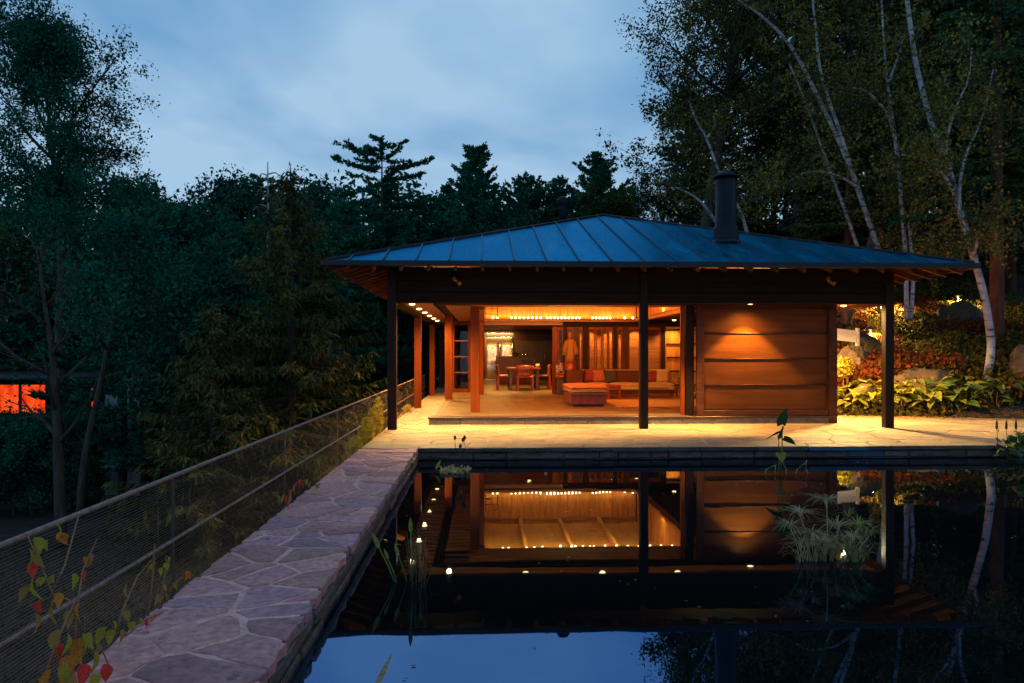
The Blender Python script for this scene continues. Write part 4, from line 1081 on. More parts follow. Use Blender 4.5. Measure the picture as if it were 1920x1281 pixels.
vine('climbing vine with large spotted yellow and scarlet leaves on the near end of the railing', [
    ([(80, 1281), (110, 1195), (140, 1130), (98, 1112), (82, 1072), (52, 1005)], [3.0, 3.05, 3.1, 3.15, 3.15, 3.15],
     [(52, 1048, 3.12, .105, 0), (66, 1022, 3.13, .085, 1), (75, 1050, 3.12, .09, 2), (54, 1066, 3.12, .075, 4), (62, 1105, 3.1, .12, 0), (60, 1112, 3.13, .09, 2), (72, 1140, 3.1, .07, 4), (70, 1160, 3.1, .08, 2), (98, 1145, 3.1, .105, 2), (112, 1120, 3.1, .07, 3), (76, 1178, 3.08, .07, 3), (88, 1090, 3.12, .05, 1), (78, 1090, 3.12, .05, 1)]),
    ([(98, 1112), (122, 1058), (148, 965)], [3.1, 3.15, 3.2], [(106, 990, 3.2, .075, 1), (112, 1008, 3.2, .06, 3), (92, 1024, 3.2, .075, 1), (118, 1008, 3.2, .05, 2)]),
    ([(140, 1205), (146, 1130), (155, 1070), (182, 1010)], [3.1, 3.15, 3.2, 3.25], [(170, 1048, 3.25, .07, 2), (163, 1050, 3.25, .05, 3), (142, 1085, 3.2, .07, 1), (158, 1078, 3.2, .045, 4), (130, 1160, 3.1, .10, 2), (146, 1145, 3.1, .08, 3)]),
    ([(108, 1281), (128, 1220), (165, 1195), (190, 1215), (205, 1250)], [2.95, 3.0, 3.1, 3.1, 3.1],
     [(112, 1200, 3.0, .12, 2), (128, 1205, 3.0, .12, 0), (118, 1225, 3.0, .09, 4), (108, 1222, 3.0, .07, 4), (155, 1205, 3.0, .11, 1), (165, 1205, 3.05, .11, 0), (148, 1210, 3.02, .1, 3), (172, 1240, 3.0, .1, 1), (185, 1222, 3.05, .08, 2), (140, 1250, 2.95, .12, 3), (120, 1265, 2.9, .12, 1), (98, 1275, 2.9, .13, 3), (160, 1262, 2.95, .09, 4), (192, 1262, 2.95, .08, 4), (205, 1258, 3.0, .06, 3), (180, 1278, 2.9, .09, 1), (135, 1278, 2.88, .1, 2)]),
], (-1.95, 3.1, -0.6))
vine('thin young vine stems with a few small leaves climbing the railing beside the causeway', [
    ([(216, 1190), (232, 1140), (258, 1080), (285, 1050)], [3.6, 3.6, 3.7, 3.8], [(235, 1108, 3.65, .07, 1), (226, 1160, 3.6, .085, 2), (198, 1190, 3.5, .085, 1), (208, 1195, 3.5, .08, 0), (190, 1190, 3.5, .08, 0), (225, 1192, 3.5, .08, 2), (204, 1175, 3.55, .06, 1)]),
    ([(278, 1155), (288, 1070), (290, 1020)], [4.0, 4.0, 4.0], [(280, 1068, 4.0, .06, 1), (288, 1060, 4.0, .05, 1)]),
    ([(298, 1142), (308, 1085), (316, 1045)], [4.1, 4.1, 4.1], [(304, 1070, 4.1, .06, 1), (312, 1060, 4.1, .05, 0), (302, 1105, 4.1, .06, 3), (295, 1122, 4.1, .06, 2), (316, 1048, 4.1, .04, 1), (306, 1120, 4.1, .05, 2)]),
    ([(312, 1130), (325, 1095), (350, 1078), (362, 1078)], [4.2, 4.2, 4.2, 4.2], [(345, 1080, 4.2, .06, 4), (352, 1076, 4.2, .05, 3), (326, 1100, 4.2, .04, 1)]),
    ([(244, 1178), (262, 1168), (300, 1150)], [3.55, 3.6, 3.75], [(250, 1172, 3.55, .06, 1), (262, 1165, 3.6, .06, 0), (276, 1166, 3.6, .05, 4), (290, 1158, 3.7, .04, 3)]),
], (-1.93, 3.8, -0.4))
vine('red leaved creeper at the middle of the railing beside the flagstone path', [
    ([(538, 950), (545, 925), (556, 905), (575, 900)], [6.0, 6.1, 6.2, 6.3], [(540, 935, 6, .07, 4), (548, 925, 6.1, .08, 4), (556, 915, 6.1, .08, 3), (560, 905, 6.2, .07, 4), (570, 910, 6.2, .07, 4), (535, 948, 6, .07, 4), (545, 940, 6, .07, 2), (585, 908, 6.3, .06, 2), (600, 908, 6.4, .06, 3), (578, 903, 6.3, .06, 1), (592, 912, 6.4, .05, 2)]),
], (-1.93, 6.1, -0.2))
# --- golden shrub by the left post
def cloud(c, rad, n, r):
    q = unit(r.normal(size=(n, 3))) * (r.uniform(0.25, 1, n) ** 0.45)[:, None]
    return np.array(c) + q * np.array(rad)
def bush(name, label, cat, blobs, m, size, stems=None, seed=1, loc=None, group=None):
    r = np.random.default_rng(seed)
    t = thing(name, label, cat, loc if loc else tuple(blobs[0][0][:2]) + (blobs[0][0][2] - blobs[0][1][2],), 0, group)
    P = np.concatenate([cloud(c, rad, n, r) for c, rad, n in blobs])
    put('foliage', np_mesh('foliage', *rand_leaves(P, size, r), m), t)
    mb = MB(); b = Vector(t.matrix_basis.translation)
    for c, rad, n in blobs:
        for k in range(4):
            e = Vector(c) + Vector(r.normal(size=3) * np.array(rad) * 0.5)
            mb.tube([b, (b + e) / 2 + Vector(r.normal(size=3) * 0.05), e], [0.012, 0.008, 0.003], 5)
    mb.build('stems', M['stem'], t)
    return t
bush('golden_shrub', 'golden yellow shrub glowing beside the left front post of the pavilion', 'shrub',
     [((-1.93, 13.4, 0.42), (0.13, 0.35, 0.28), 520), ((-1.95, 12.5, 0.32), (0.13, 0.45, 0.25), 560), ((-1.98, 11.6, 0.14), (0.13, 0.35, 0.22), 360), ((-1.93, 13.75, 0.62), (0.08, 0.15, 0.2), 120)], M['shrub'], 0.075, seed=3, loc=(-2.05, 12.6, -0.3))
bush('golden_shrub', 'small golden plant behind the left front post of the pavilion', 'shrub',
     [((-1.95, 16.0, 0.28), (0.10, 0.5, 0.16), 240), ((-1.85, 18.2, 0.26), (0.12, 0.25, 0.12), 120)], M['shrub'], 0.075, seed=4, loc=(-1.95, 16.2, 0.0))
# --- blades: sedge and grass clumps
def blades(c, n, h, spread, r, width=0.008, arch=0.9, seg=5, base=0.05):
    V = []; Fc = []
    for i in range(n):
        a = r.uniform(0, 2 * math.pi); hh = h * r.uniform(0.55, 1.1); sp_ = spread * r.uniform(0.3, 1.1)
        ar = arch * r.uniform(0.5, 1.3)
        b = np.array(c) + np.array([math.cos(a), math.sin(a), 0]) * base * r.uniform(0, 1)
        d = np.array([math.cos(a), math.sin(a), 0]); s = np.array([-math.sin(a), math.cos(a), 0])
        o = len(V)
        for k in range(seg + 1):
            t = k / seg
            p = b + d * sp_ * t ** 1.5 + np.array([0, 0, 1]) * hh * (t - ar * 0.55 * t ** 3)
            w = width * (1 - t) ** 0.7 + 0.0006
            V += [p + s * w / 2, p - s * w / 2]
        for k in range(seg): Fc.append((o + 2 * k, o + 2 * k + 1, o + 2 * k + 3, o + 2 * k + 2))
    return np.array(V), np.array(Fc)
def merge(parts):
    V = []; Fc = []; o = 0
    for v, f in parts: V.append(v); Fc.append(f + o); o += len(v)
    return np.concatenate(V), np.concatenate(Fc)
r = np.random.default_rng(21)
sedge = thing('sedge_clump', 'large pale arching sedge clump standing in the pond in front of the wooden wall', 'water plant', (2.7, 5.9, 0))
pc = at(1545, 1062, 5.8)
def umb(cx, cy, z0, z1, n, sp, r):     # an umbrella of arching blades on a stalk
    v, f = blades((cx, cy, z1), n, 0.15, sp, r, 0.007, 1.6, 6, 0.012)
    return v, f
ps = []
for px, py, n, sp in ((1500, 960, 70, .24), (1550, 938, 64, .26), (1520, 1000, 70, .24), (1570, 985, 64, .24), (1545, 1015, 66, .22), (1480, 985, 50, .19), (1595, 1010, 34, .18), (1505, 1020, 50, .2), (1560, 1030, 50, .2)):
    q = at(px, py, 5.8 + r.uniform(-.15, .15)); ps.append(umb(q.x, q.y, 0, q.z - .03, n, sp, r))
for k in range(9):
    q = at(1500 + k * 14, 1050, 5.85); ps.append(blades((q.x, q.y, -0.02), 15, 0.30, 0.20, r, 0.006, 1.1, 5, 0.06))
tag(put('pale_blades', np_mesh('pale_blades', *merge(ps), M['sedge']), sedge), kind='stuff')
ps = []
for px, py, n, sp in ((1610, 985, 60, .20), (1600, 1010, 46, .20), (1630, 1000, 34, .17), (1590, 965, 20, .14)):
    q = at(px, py, 5.85); ps.append(umb(q.x, q.y, 0, q.z - .02, n, sp, r))
q = at(1595, 1050, 5.85); ps.append(blades((q.x, q.y, -.02), 60, 0.34, 0.22, r, 0.007, .8, 5, .1))
tag(put('green_blades', np_mesh('green_blades', *merge(ps), M['sedge_green']), sedge), kind='stuff')
mb = MB()
for px, py in ((1500, 960), (1550, 935), (1520, 1000), (1570, 990), (1545, 1015), (1480, 985), (1610, 985), (1600, 1010), (1630, 1000)):
    q = at(px, py, 5.8); e = at(1545 + (px - 1545) * .55, 1064, 5.8); mb.tube([(e.x, e.y, -0.05), ((e.x + q.x) / 2 + .01, q.y, q.z * .5), (q.x, q.y, q.z - .02)], 0.004, 5)
mb.build('stalks', M['sedge'], sedge)
# pickerel plants with lance leaves
lance = leaf_mesh('lance_leaf', M['pond_leaf'], 7, 0.26, 0.25, 0.05, 0.0)
pk = thing('pickerel_plant', 'pond plant with upright lance shaped leaves and dry stems beside the causeway', 'water plant', (-0.62, 5.5, 0))
for (bx, by), (tx, ty), s in (((742, 1092), (712, 1030), .14), ((745, 1092), (728, 1050), .09), ((764, 1090), (748, 1045), .11), ((772, 1075), (770, 1000), .12), ((785, 1085), (788, 1040), .09)):
    a = at(bx, by, 5.4); b = at(tx, ty, 5.4); a.z = -0.02
    MB().tube([a, (a + b) / 2 + Vector((0.004, 0, 0.006)), b], [0.0055, 0.005, 0.004], 6).build('stalk', M['pond_leaf'], pk)
    d = (b - a).normalized()
    place('lance_leaf', lance, pk, b, math.atan2(d.y, d.x) if abs(d.x) > 1e-3 else 0, math.asin(max(-1, min(1, d.z))), R(90), s)
mb = MB()
for k in range(34):
    a = at(rnd.uniform(766, 800), 1100 - rnd.uniform(0, 20), rnd.uniform(5.2, 5.8)); a.z = -0.02
    b = a + Vector((rnd.uniform(-.05, .05), rnd.uniform(-.05, .05), rnd.uniform(.10, .36))); c = b + Vector((rnd.uniform(-.07, .07), 0, rnd.uniform(-.16, .02)))
    mb.tube([a, b, c], [0.0022, 0.002, 0.0012], 4)
tag(mb.build('dry_stems', M['stem'], pk), kind='stuff')
# plant with heart leaves standing before the wooden wall
heart = leaf_mesh('heart_leaf', M['pond_dark'], 8, 0.85, 0.16, 0.12, 0.5)
hearty = leaf_mesh('yellow_leaf', M['pond_leaf'], 8, 0.95, 0.3, 0.35, 0.5)
ap = thing('heart_leaf_plant', 'tall pond plant with dark heart shaped leaves in front of the sliding wooden wall', 'water plant', (4.05, 10.0, 0))
Y_ = 10.0
def stalk(p, q, rad=0.008, m='pond_leaf'):
    a = at(*p, Y_); b = at(*q, Y_)
    MB().tube([a, (a + b) / 2 + Vector((0.01, 0, 0.0)), b], rad, 6).build('stalk', M[m], ap)
stalk((1463, 897), (1467, 800)); stalk((1457, 895), (1462, 850)); stalk((1460, 845), (1458, 815), .006)
for px, py, az, el, roll, s, me in ((1467, 798, -60, 80, 0, .26, heart), (1465, 822, -80, 80, 40, .20, heart), (1462, 812, 185, -18, 20, .24, heart), (1468, 822, -10, -22, -30, .19, heart), (1463, 850, -100, -30, 0, .15, hearty)):
    place('heart_leaf' if me is heart else 'yellow_leaf', me, ap, at(px, py, Y_), R(az), R(el), R(roll), s)
mb = MB()
for p, q in (((1455, 872), (1437, 880)), ((1468, 868), (1474, 880)), ((1474, 880), (1474, 900)), ((1455, 870), (1452, 892)), ((1437, 880), (1432, 895)), ((1510, 868), (1495, 880)), ((1495, 880), (1488, 897)), ((1512, 863), (1510, 885)), ((1512, 880), (1519, 897))):
    mb.tube([at(*p, Y_), at(*q, Y_)], [0.006, 0.004], 5)
mb.build('broken_stems', M['sedge'], ap)
# seed head plant at the far pond edge
sh_ = thing('seedhead_plant', 'thin stemmed pond plant with dark seed heads at the far left pond edge', 'water plant', (-0.32, 10.3, 0))
Y_ = 10.3
for p, q in (((855, 890), (853, 822)), ((868, 890), (868, 826)), ((874, 890), (871, 822)), ((864, 890), (863, 838))):
    a = at(*p, Y_); b = at(*q, Y_); a.z = -.02
    MB().tube([a, b], [0.005, 0.003], 5).build('stem', M['seed'], sh_)
    MB().lathe([(0.006, -0.02), (0.022, 0.0), (0.02, 0.02), (0.006, 0.04)], b, 7).build('seed_head', M['seed'], sh_)
pl_ = [at(rnd.uniform(824, 882), rnd.uniform(884, 898), Y_) for _ in range(160)]
pts = np.array([[p.x, p.y + rnd.uniform(-.25, .25), 0.012 + abs(rnd.gauss(0, .018))] for p in pl_])
tag(put('floating_leaves', np_mesh('floating_leaves', *rand_leaves(pts, 0.07, r, 0), M['sedge']), sh_), kind='stuff')
place('lance_leaf', lance, sh_, at(816, 880, Y_), R(40), R(50), R(60), 0.16)
# grass tuft and leaf at the bottom edge
gt = thing('water_grass_tuft', 'small tuft of pond grass with one broad pointed blade at the bottom of the photo', 'water plant', (-0.52, 3.6, 0))
q = at(690, 1320, 3.4)
v_, f_ = blades((q.x, q.y, -.01), 46, 0.15, 0.09, r, 0.005, 0.5, 4, 0.06)
tag(put('grass_blades', np_mesh('grass_blades', v_, f_, M['sedge_green']), gt), kind='stuff')
a = at(700, 1300, 3.4)
place('broad_blade', leaf_mesh('broad_blade', M['sedge'], 7, 0.13, 0.2, 0.02), gt, a, 0, R(65), R(90), 0.20)
# leaves and specks afloat on the pond
P = np.stack([r.uniform(-0.9, 9, 420), r.uniform(3.2, 11.3, 420), np.full(420, 0.006)], 1)
P = P[np.array([mnoise.noise((x * .5, y * .5, 9.0)) + (0.25 if x < .4 else 0) > 0.16 for x, y, _ in P])]
v_, f_ = rand_leaves(P, 0.045, r, 0); v_[:, 2] = 0.004 + np.abs(v_[:, 2] - .006) * .2
tag(put('floating_litter', np_mesh('floating_litter', v_, f_, M['vine_dull'])), 'small leaves afloat on the still pond', 'leaves', kind='stuff')
# plant at the right end of the far pond edge
rp = thing('pondside_plant', 'dark leafy plant with purple spikes at the right end of the pond edge', 'plant', (8.2, 11.0, 0))
for k in range(46):
    p = at(rnd.uniform(1872, 1925), rnd.uniform(808, 868), rnd.uniform(10.8, 11.25))
    place('leaf', heart if k % 3 else lance, rp, p, rnd.uniform(0, 6.28), R(rnd.uniform(-50, 50)), rnd.uniform(-1, 1), rnd.uniform(.09, .17))
for px in (1872, 1890, 1908):
    a = at(px, 850, 11.0); b = at(px - 3, 803, 11.0)
    MB().tube([a, b], [0.006, 0.004], 5).build('stem', M['seed'], rp)
    MB().lathe([(0.006, -0.02), (0.018, 0.0), (0.014, 0.08), (0.004, 0.13)], b, 7).build('flower_spike', M['seed'], rp)

# ================================================================== HILLSIDE ON THE RIGHT
def gz(x, y): return float(ground_h(x, y))
def boulder(c, s, m, label, seed, rough=0.28, flat=1.0, rot=0.0):
    bm = bmesh.new(); bmesh.ops.create_icosphere(bm, subdivisions=5, radius=1)
    o = Vector((seed * 3.1, seed * 1.7, 0))
    for v in bm.verts:
        n_ = mnoise.noise(v.co * 1.1 + o) * rough * 1.4 + mnoise.noise(v.co * 2.6 + o) * rough * 0.5 + mnoise.noise(v.co * 6 + o) * rough * .3 + abs(mnoise.noise(v.co * 3.7 + o)) * rough * -.5
        d = v.co.copy()
        v.co = d * (1 + n_)
        for ax in (Vector((0.6, -0.7, 0.4)).normalized(), Vector((-0.5, -0.6, 0.6)).normalized(), Vector((0.1, -0.9, -0.1)).normalized()):
            h = v.co.dot(ax) - 0.78
            if h > 0: v.co -= ax * h * 0.8
        v.co = Vector((v.co.x * s[0], v.co.y * s[1], v.co.z * s[2]))
    me = bpy.data.meshes.new('boulder'); bm.to_mesh(me); bm.free()
    me.polygons.foreach_set('use_smooth', [True] * len(me.polygons)); me.materials.append(m)
    w = Matrix.Translation(c) @ Matrix.Rotation(rot, 4, 'Y')
    tag(put('boulder', me, None, w), label, 'boulder', 'boulders on the planted bank')
def bl(px, py, Y): p = at(px, py, Y); return p
boulder(bl(1735, 728, 17.6), (0.95, 0.55, 0.42), M['rock'], 'broad orange lit boulder right of the right post, above the big leaves', 1)
boulder(bl(1600, 700, 18.6), (0.42, 0.4, 0.62), M['rock'], 'pale rounded boulder between the wooden wall and the right post', 2)
boulder(bl(1621, 735, 17.2), (0.20, 0.18, 0.20), M['rock'], 'small round stone low between the wooden wall and the right post', 3, .12)
boulder(bl(1633, 655, 19.2), (0.72, 0.35, 0.28), M['rock_dark'], 'long slanting stone slab leaning behind the right post', 4, .3, 1, R(38))
boulder(bl(1800, 618, 21.5), (1.0, 0.8, 0.72), M['rock_dark'], 'large dark mossy boulder on the bank left of the big white birch', 5)
boulder(bl(1925, 690, 17.4), (0.45, 0.4, 0.5), M['rock'], 'reddish boulder at the right edge of the photo', 6)
boulder(bl(1600, 572, 25.0), (1.0, 0.7, 0.5), M['rock_dark'], 'dark rock high on the bank behind the right post lamp', 7)
p = at(1583, 630, 19.0)
pw = thing('plank_wall', 'short pale plank retaining wall lit beside the end of the wooden wall', 'wall', (p.x, p.y, p.z - 0.3))
MB().bar((p.x - 0.9, p.y, p.z + 0.12), (p.x + 0.26, p.y - 0.12, p.z - 0.02), 0.06, 0.30).build('plank', M['whitewood'], pw)
MB().box(p.x + 0.262, p.x + 0.32, p.y - 0.17, p.y - 0.06, p.z - 0.4, p.z + 0.20, 0.004).build('end_post', M['whitewood'], pw)
# lamps on the bank
for k, (px, py, Y, pw_, lb) in enumerate(((1652, 598, 23.0, 1500, 'small garden path light in the grass behind the paired birch trunks'), (1796, 566, 23.2, 700, 'small garden path light behind the large dark boulder'), (1632, 628, 20.3, 380, 'small garden path light behind the slanting stone slab'))):
    q = at(px, py, Y); g = gz(q.x, q.y)
    t = thing('path_light', lb, 'garden light', (q.x, q.y, g), 0, 'path lights on the bank')
    MB().lathe([(0.02, -0.1), (0.02, 0.70)], (q.x, q.y, g), 8).build('stake', M['blacksteel'], t)
    MB().lathe([(0.13, 0.76), (0.10, 0.80), (0.02, 0.84)], (q.x, q.y, g), 14).build('hood', M['blacksteel'], t)
    MB().lathe([(0.03, 0.70), (0.035, 0.73), (0.03, 0.755)], (q.x, q.y, g), 10).build('lens', M['garden_lens'], t)
    spot('path_lamp', (q.x, q.y - 0.07, g + 0.72), pw_ * 0.6, 172, 0.6, 0.03, None, (1, .66, .2))
# ground cover on the bank
r = np.random.default_rng(33)
def scatter(n, x0, x1, y0, y1, hmin, hmax, cond=None):
    X = r.uniform(x0, x1, n); Y = r.uniform(y0, y1, n)
    ok = (Y - 16.7 + 0.27 * (X - 8) > 0) & (X > 7.35)
    if cond is not None: ok &= cond(X, Y)
    X, Y = X[ok], Y[ok]
    return np.stack([X, Y, ground_h(X, Y) + r.uniform(hmin, hmax, len(X))], 1)
def patchy(f, lo_):
    return lambda X, Y: np.array([mnoise.noise((x * f, y * f, 2.2)) > lo_ for x, y in zip(X, Y)])
P = scatter(52000, 7.4, 17, 16.2, 30, 0.0, 0.55)
P[:, 2] -= (P[:, 2] - ground_h(P[:, 0], P[:, 1])) * (1 - np.clip(0.25 + 0.4 * (P[:, 1] - 16.7 + 0.27 * (P[:, 0] - 8)), 0, 1))
P[:, 2] += 0.30 * np.clip(P[:, 1] - 18, 0, 1) * np.array([max(0, mnoise.noise((p[0] * .9, p[1] * .9, 5.0))) for p in P])
tag(put('ground_cover', np_mesh('ground_cover', *rand_leaves(P, 0.14, r), M['cover'])), 'low mixed ground cover on the planted bank', 'ground cover', kind='stuff')
P = scatter(34000, 7.4, 15, 17.6, 24, 0.1, 0.62, patchy(0.7, 0.02))
tag(put('red_ground_cover', np_mesh('red_ground_cover', *rand_leaves(P, 0.12, r), M['cover_red'])), 'reddish autumn ground cover on the planted bank', 'ground cover', kind='stuff')
ps = []
X = r.uniform(9.2, 16.0, 2600); Y = r.uniform(21.6, 26.5, 2600)
for x, y in zip(X, Y):
    ps.append(blades((x, y, float(ground_h(x, y))), 4, 0.34, 0.18, r, 0.016, 0.7, 3, 0.08))
tag(put('bank_grass', np_mesh('bank_grass', *merge(ps), M['dry_grass'])), 'dry grass on the lit bank behind the birches', 'grass', kind='stuff')
P = np.stack([r.uniform(7.3, 14, 2400), np.zeros(2400), np.zeros(2400)], 1)
P[:, 1] = 16.55 - 0.27 * (P[:, 0] - 8) + r.normal(0.12, .26, 2400); P[:, 2] = PA + 0.012
P[:, 2] = np.maximum(PA, ground_h(P[:, 0], P[:, 1])) + .012
v_, f_ = rand_leaves(P, 0.09, r, 0); zz_ = np.repeat(P[:, 2], 4); v_[:, 2] = zz_ + np.abs(v_[:, 2] - zz_) * .3
tag(put('fallen_leaves', np_mesh('fallen_leaves', v_, f_, M['vine_dull'])), 'fallen leaves along the patio edge by the bank', 'leaves', kind='stuff')
# broad-leaved plants along the patio edge: every leaf is a part
hl = [leaf_mesh('leaf', M['hosta'], 7, 0.95, 0.10, 0.42, 0.6), leaf_mesh('leaf', M['hosta'], 7, 0.82, 0.22, 0.55, 0.6), leaf_mesh('leaf', M['hosta_dark'], 7, 0.95, 0.12, 0.45, 0.6)]
spots = [(1590, 'at the foot of the wooden wall end'), (1612, 'under the small round stone'), (1632, 'close left of the right post'), (1652, 'directly behind the right post'), (1690, 'close right of the right post'), (1718, 'under the left part of the orange lit boulder'), (1748, 'under the right part of the orange lit boulder'), (1778, 'midway between orange boulder and white birch'), (1806, 'just left of the white birch foot'), (1838, 'in front of the white birch foot'), (1868, 'just right of the white birch foot'), (1895, 'near the right edge of the photo')]
for k, (px, where) in enumerate(spots):
    base = at(px, 770 + (6 if k % 2 else 0) - (px - 1590) * .03, 17.0 - (px - 1590) * 0.0026)
    bx, by = base.x, base.y + (0.35 if k % 2 else 0.0); bz = gz(bx, by)
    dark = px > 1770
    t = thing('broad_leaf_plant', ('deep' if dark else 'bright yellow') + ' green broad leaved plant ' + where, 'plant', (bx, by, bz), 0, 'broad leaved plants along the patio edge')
    for j in range(25):
        az = rnd.uniform(0, 6.28); rr = rnd.uniform(0.08, 0.42); h = rnd.uniform(0.08, 0.58)
        pz_ = Vector((bx + math.cos(az) * rr, by + math.sin(az) * rr * .7, bz + h))
        s = rnd.uniform(0.13, 0.27)
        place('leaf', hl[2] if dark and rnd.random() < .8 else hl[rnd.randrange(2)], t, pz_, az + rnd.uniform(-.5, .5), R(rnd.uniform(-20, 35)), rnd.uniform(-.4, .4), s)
    mb = MB()
    for j in range(10):
        az = rnd.uniform(0, 6.28); mb.tube([(bx, by, bz - .05), (bx + math.cos(az) * .3, by + math.sin(az) * .2, bz + rnd.uniform(.1, .35))], [0.008, 0.005], 4)
    mb.build('stems', M['stem'], t)
bush('lit_sapling', 'sapling with bright yellow lit leaves beside the right post', 'shrub', [(tuple(at(1642, 600, 20.5)), (0.22, 0.25, 0.6), 260), (tuple(at(1650, 640, 20.5)), (0.4, 0.3, 0.25), 200)], M['shrub'], 0.12, seed=8, loc=(at(1645, 640, 20.5).x, 20.5, gz(at(1645, 640, 20.5).x, 20.5)))
bush('pale_hydrangea', 'pale flowering plant beside the pale boulder and the wooden wall', 'shrub', [(tuple(at(1583, 690, 17.6)), (0.2, 0.2, 0.26), 230)], M['shrub'], 0.13, seed=9, loc=(at(1583, 690, 17.6).x, 17.6, gz(at(1583, 690, 17.6).x, 17.6)))
bush('red_fern', 'reddish fern like shrub at the right edge beside the reddish boulder', 'shrub', [(tuple(at(1905, 735, 16.6)), (0.35, 0.25, 0.2), 260)], M['cover_red'], 0.14, seed=10, loc=(at(1905, 735, 16.6).x, 16.6, gz(at(1905, 735, 16.6).x, 16.6)))

# ================================================================== TREES
def limb_path(p, d, l, n, r, wander, up=0.0):
    pts = [np.array(p, float)]; d = np.array(d, float); d /= np.linalg.norm(d)
    for i in range(n):
        d = d + r.normal(size=3) * wander + np.array([0, 0, up]); d /= np.linalg.norm(d)
        pts.append(pts[-1] + d * l / n)
    return pts
def decid(seed, H, cb, rad, nl=14, sub=7, twigs=5, lpt=16, leaf=0.16, trunk_r=0.2, up=0.05, elev=(15, 60), prof=lambda t: math.sin(math.pi * min(1, 0.18 + 0.8 * t)) ** 0.7, lean=(0, 0), minr=0.0, tw_len=0.9, scat=0.16):
    """a broadleaf tree: returns (wood mesh builder, leaf points)"""
    r = np.random.default_rng(seed)
    mb = MB(); leaves = []
    top = limb_path((0, 0, 0), (lean[0], lean[1], 1), H * 0.93, 9, r, 0.05, 0.02)
    mb.tube(top, [trunk_r * (1 - 0.88 * i / 9) for i in range(10)], 8)
    T = np.array(top)
    for k in range(nl):
        t = (k + r.uniform(0, 1)) / nl
        z = cb + (H * 0.9 - cb) * t
        i = min(8, int(z / (H * 0.93) * 9)); f = z / (H * 0.93) * 9 - i
        p = T[i] * (1 - f) + T[i + 1] * f
        az = k * 2.4 + r.uniform(-.5, .5); el = R(r.uniform(*elev) + 25 * t)
        ln = max(minr, rad * prof(t)) * r.uniform(0.7, 1.15)
        L1 = limb_path(p, (math.cos(az) * math.cos(el), math.sin(az) * math.cos(el), math.sin(el)), ln, 5, r, 0.13, up)
        r1 = trunk_r * 0.42 * (1 - 0.6 * t)
        mb.tube(L1, [r1 * (1 - 0.8 * j / 5) for j in range(6)], 5)
        for s in range(sub):
            u = r.uniform(0.25, 1.0); j = min(4, int(u * 5)); q = L1[j] * (1 - (u * 5 - j)) + L1[j + 1] * (u * 5 - j)
            dd = L1[j + 1] - L1[j]; dd = dd / np.linalg.norm(dd) + r.normal(size=3) * 0.75
            L2 = limb_path(q, dd, ln * r.uniform(0.28, 0.5), 3, r, 0.18, up * .6)
            mb.tube(L2, [r1 * 0.34, r1 * .26, r1 * .16, r1 * .06], 4, False)
            for w in range(twigs):
                q2 = L2[1 + w % 3]; dd = r.normal(size=3) + (L2[3] - L2[0]) / np.linalg.norm(L2[3] - L2[0])
                L3 = limb_path(q2, dd, tw_len * r.uniform(0.5, 1.1), 3, r, 0.25, 0)
                if w % 2 == 0: mb.tube(L3, [r1 * .10 + .003, .004, .003, .002], 3, False)
                m_ = lpt
                a = r.uniform(0.2, 1, m_) * 3; ji = np.minimum(2, a.astype(int)); fr_ = (a - ji)[:, None]
                A = np.array(L3)
                leaves.append(A[ji] * (1 - fr_) + A[ji + 1] * fr_ + r.normal(size=(m_, 3)) * scat)
    P = np.concatenate(leaves)
    return mb, rand_leaves(P, leaf, r)
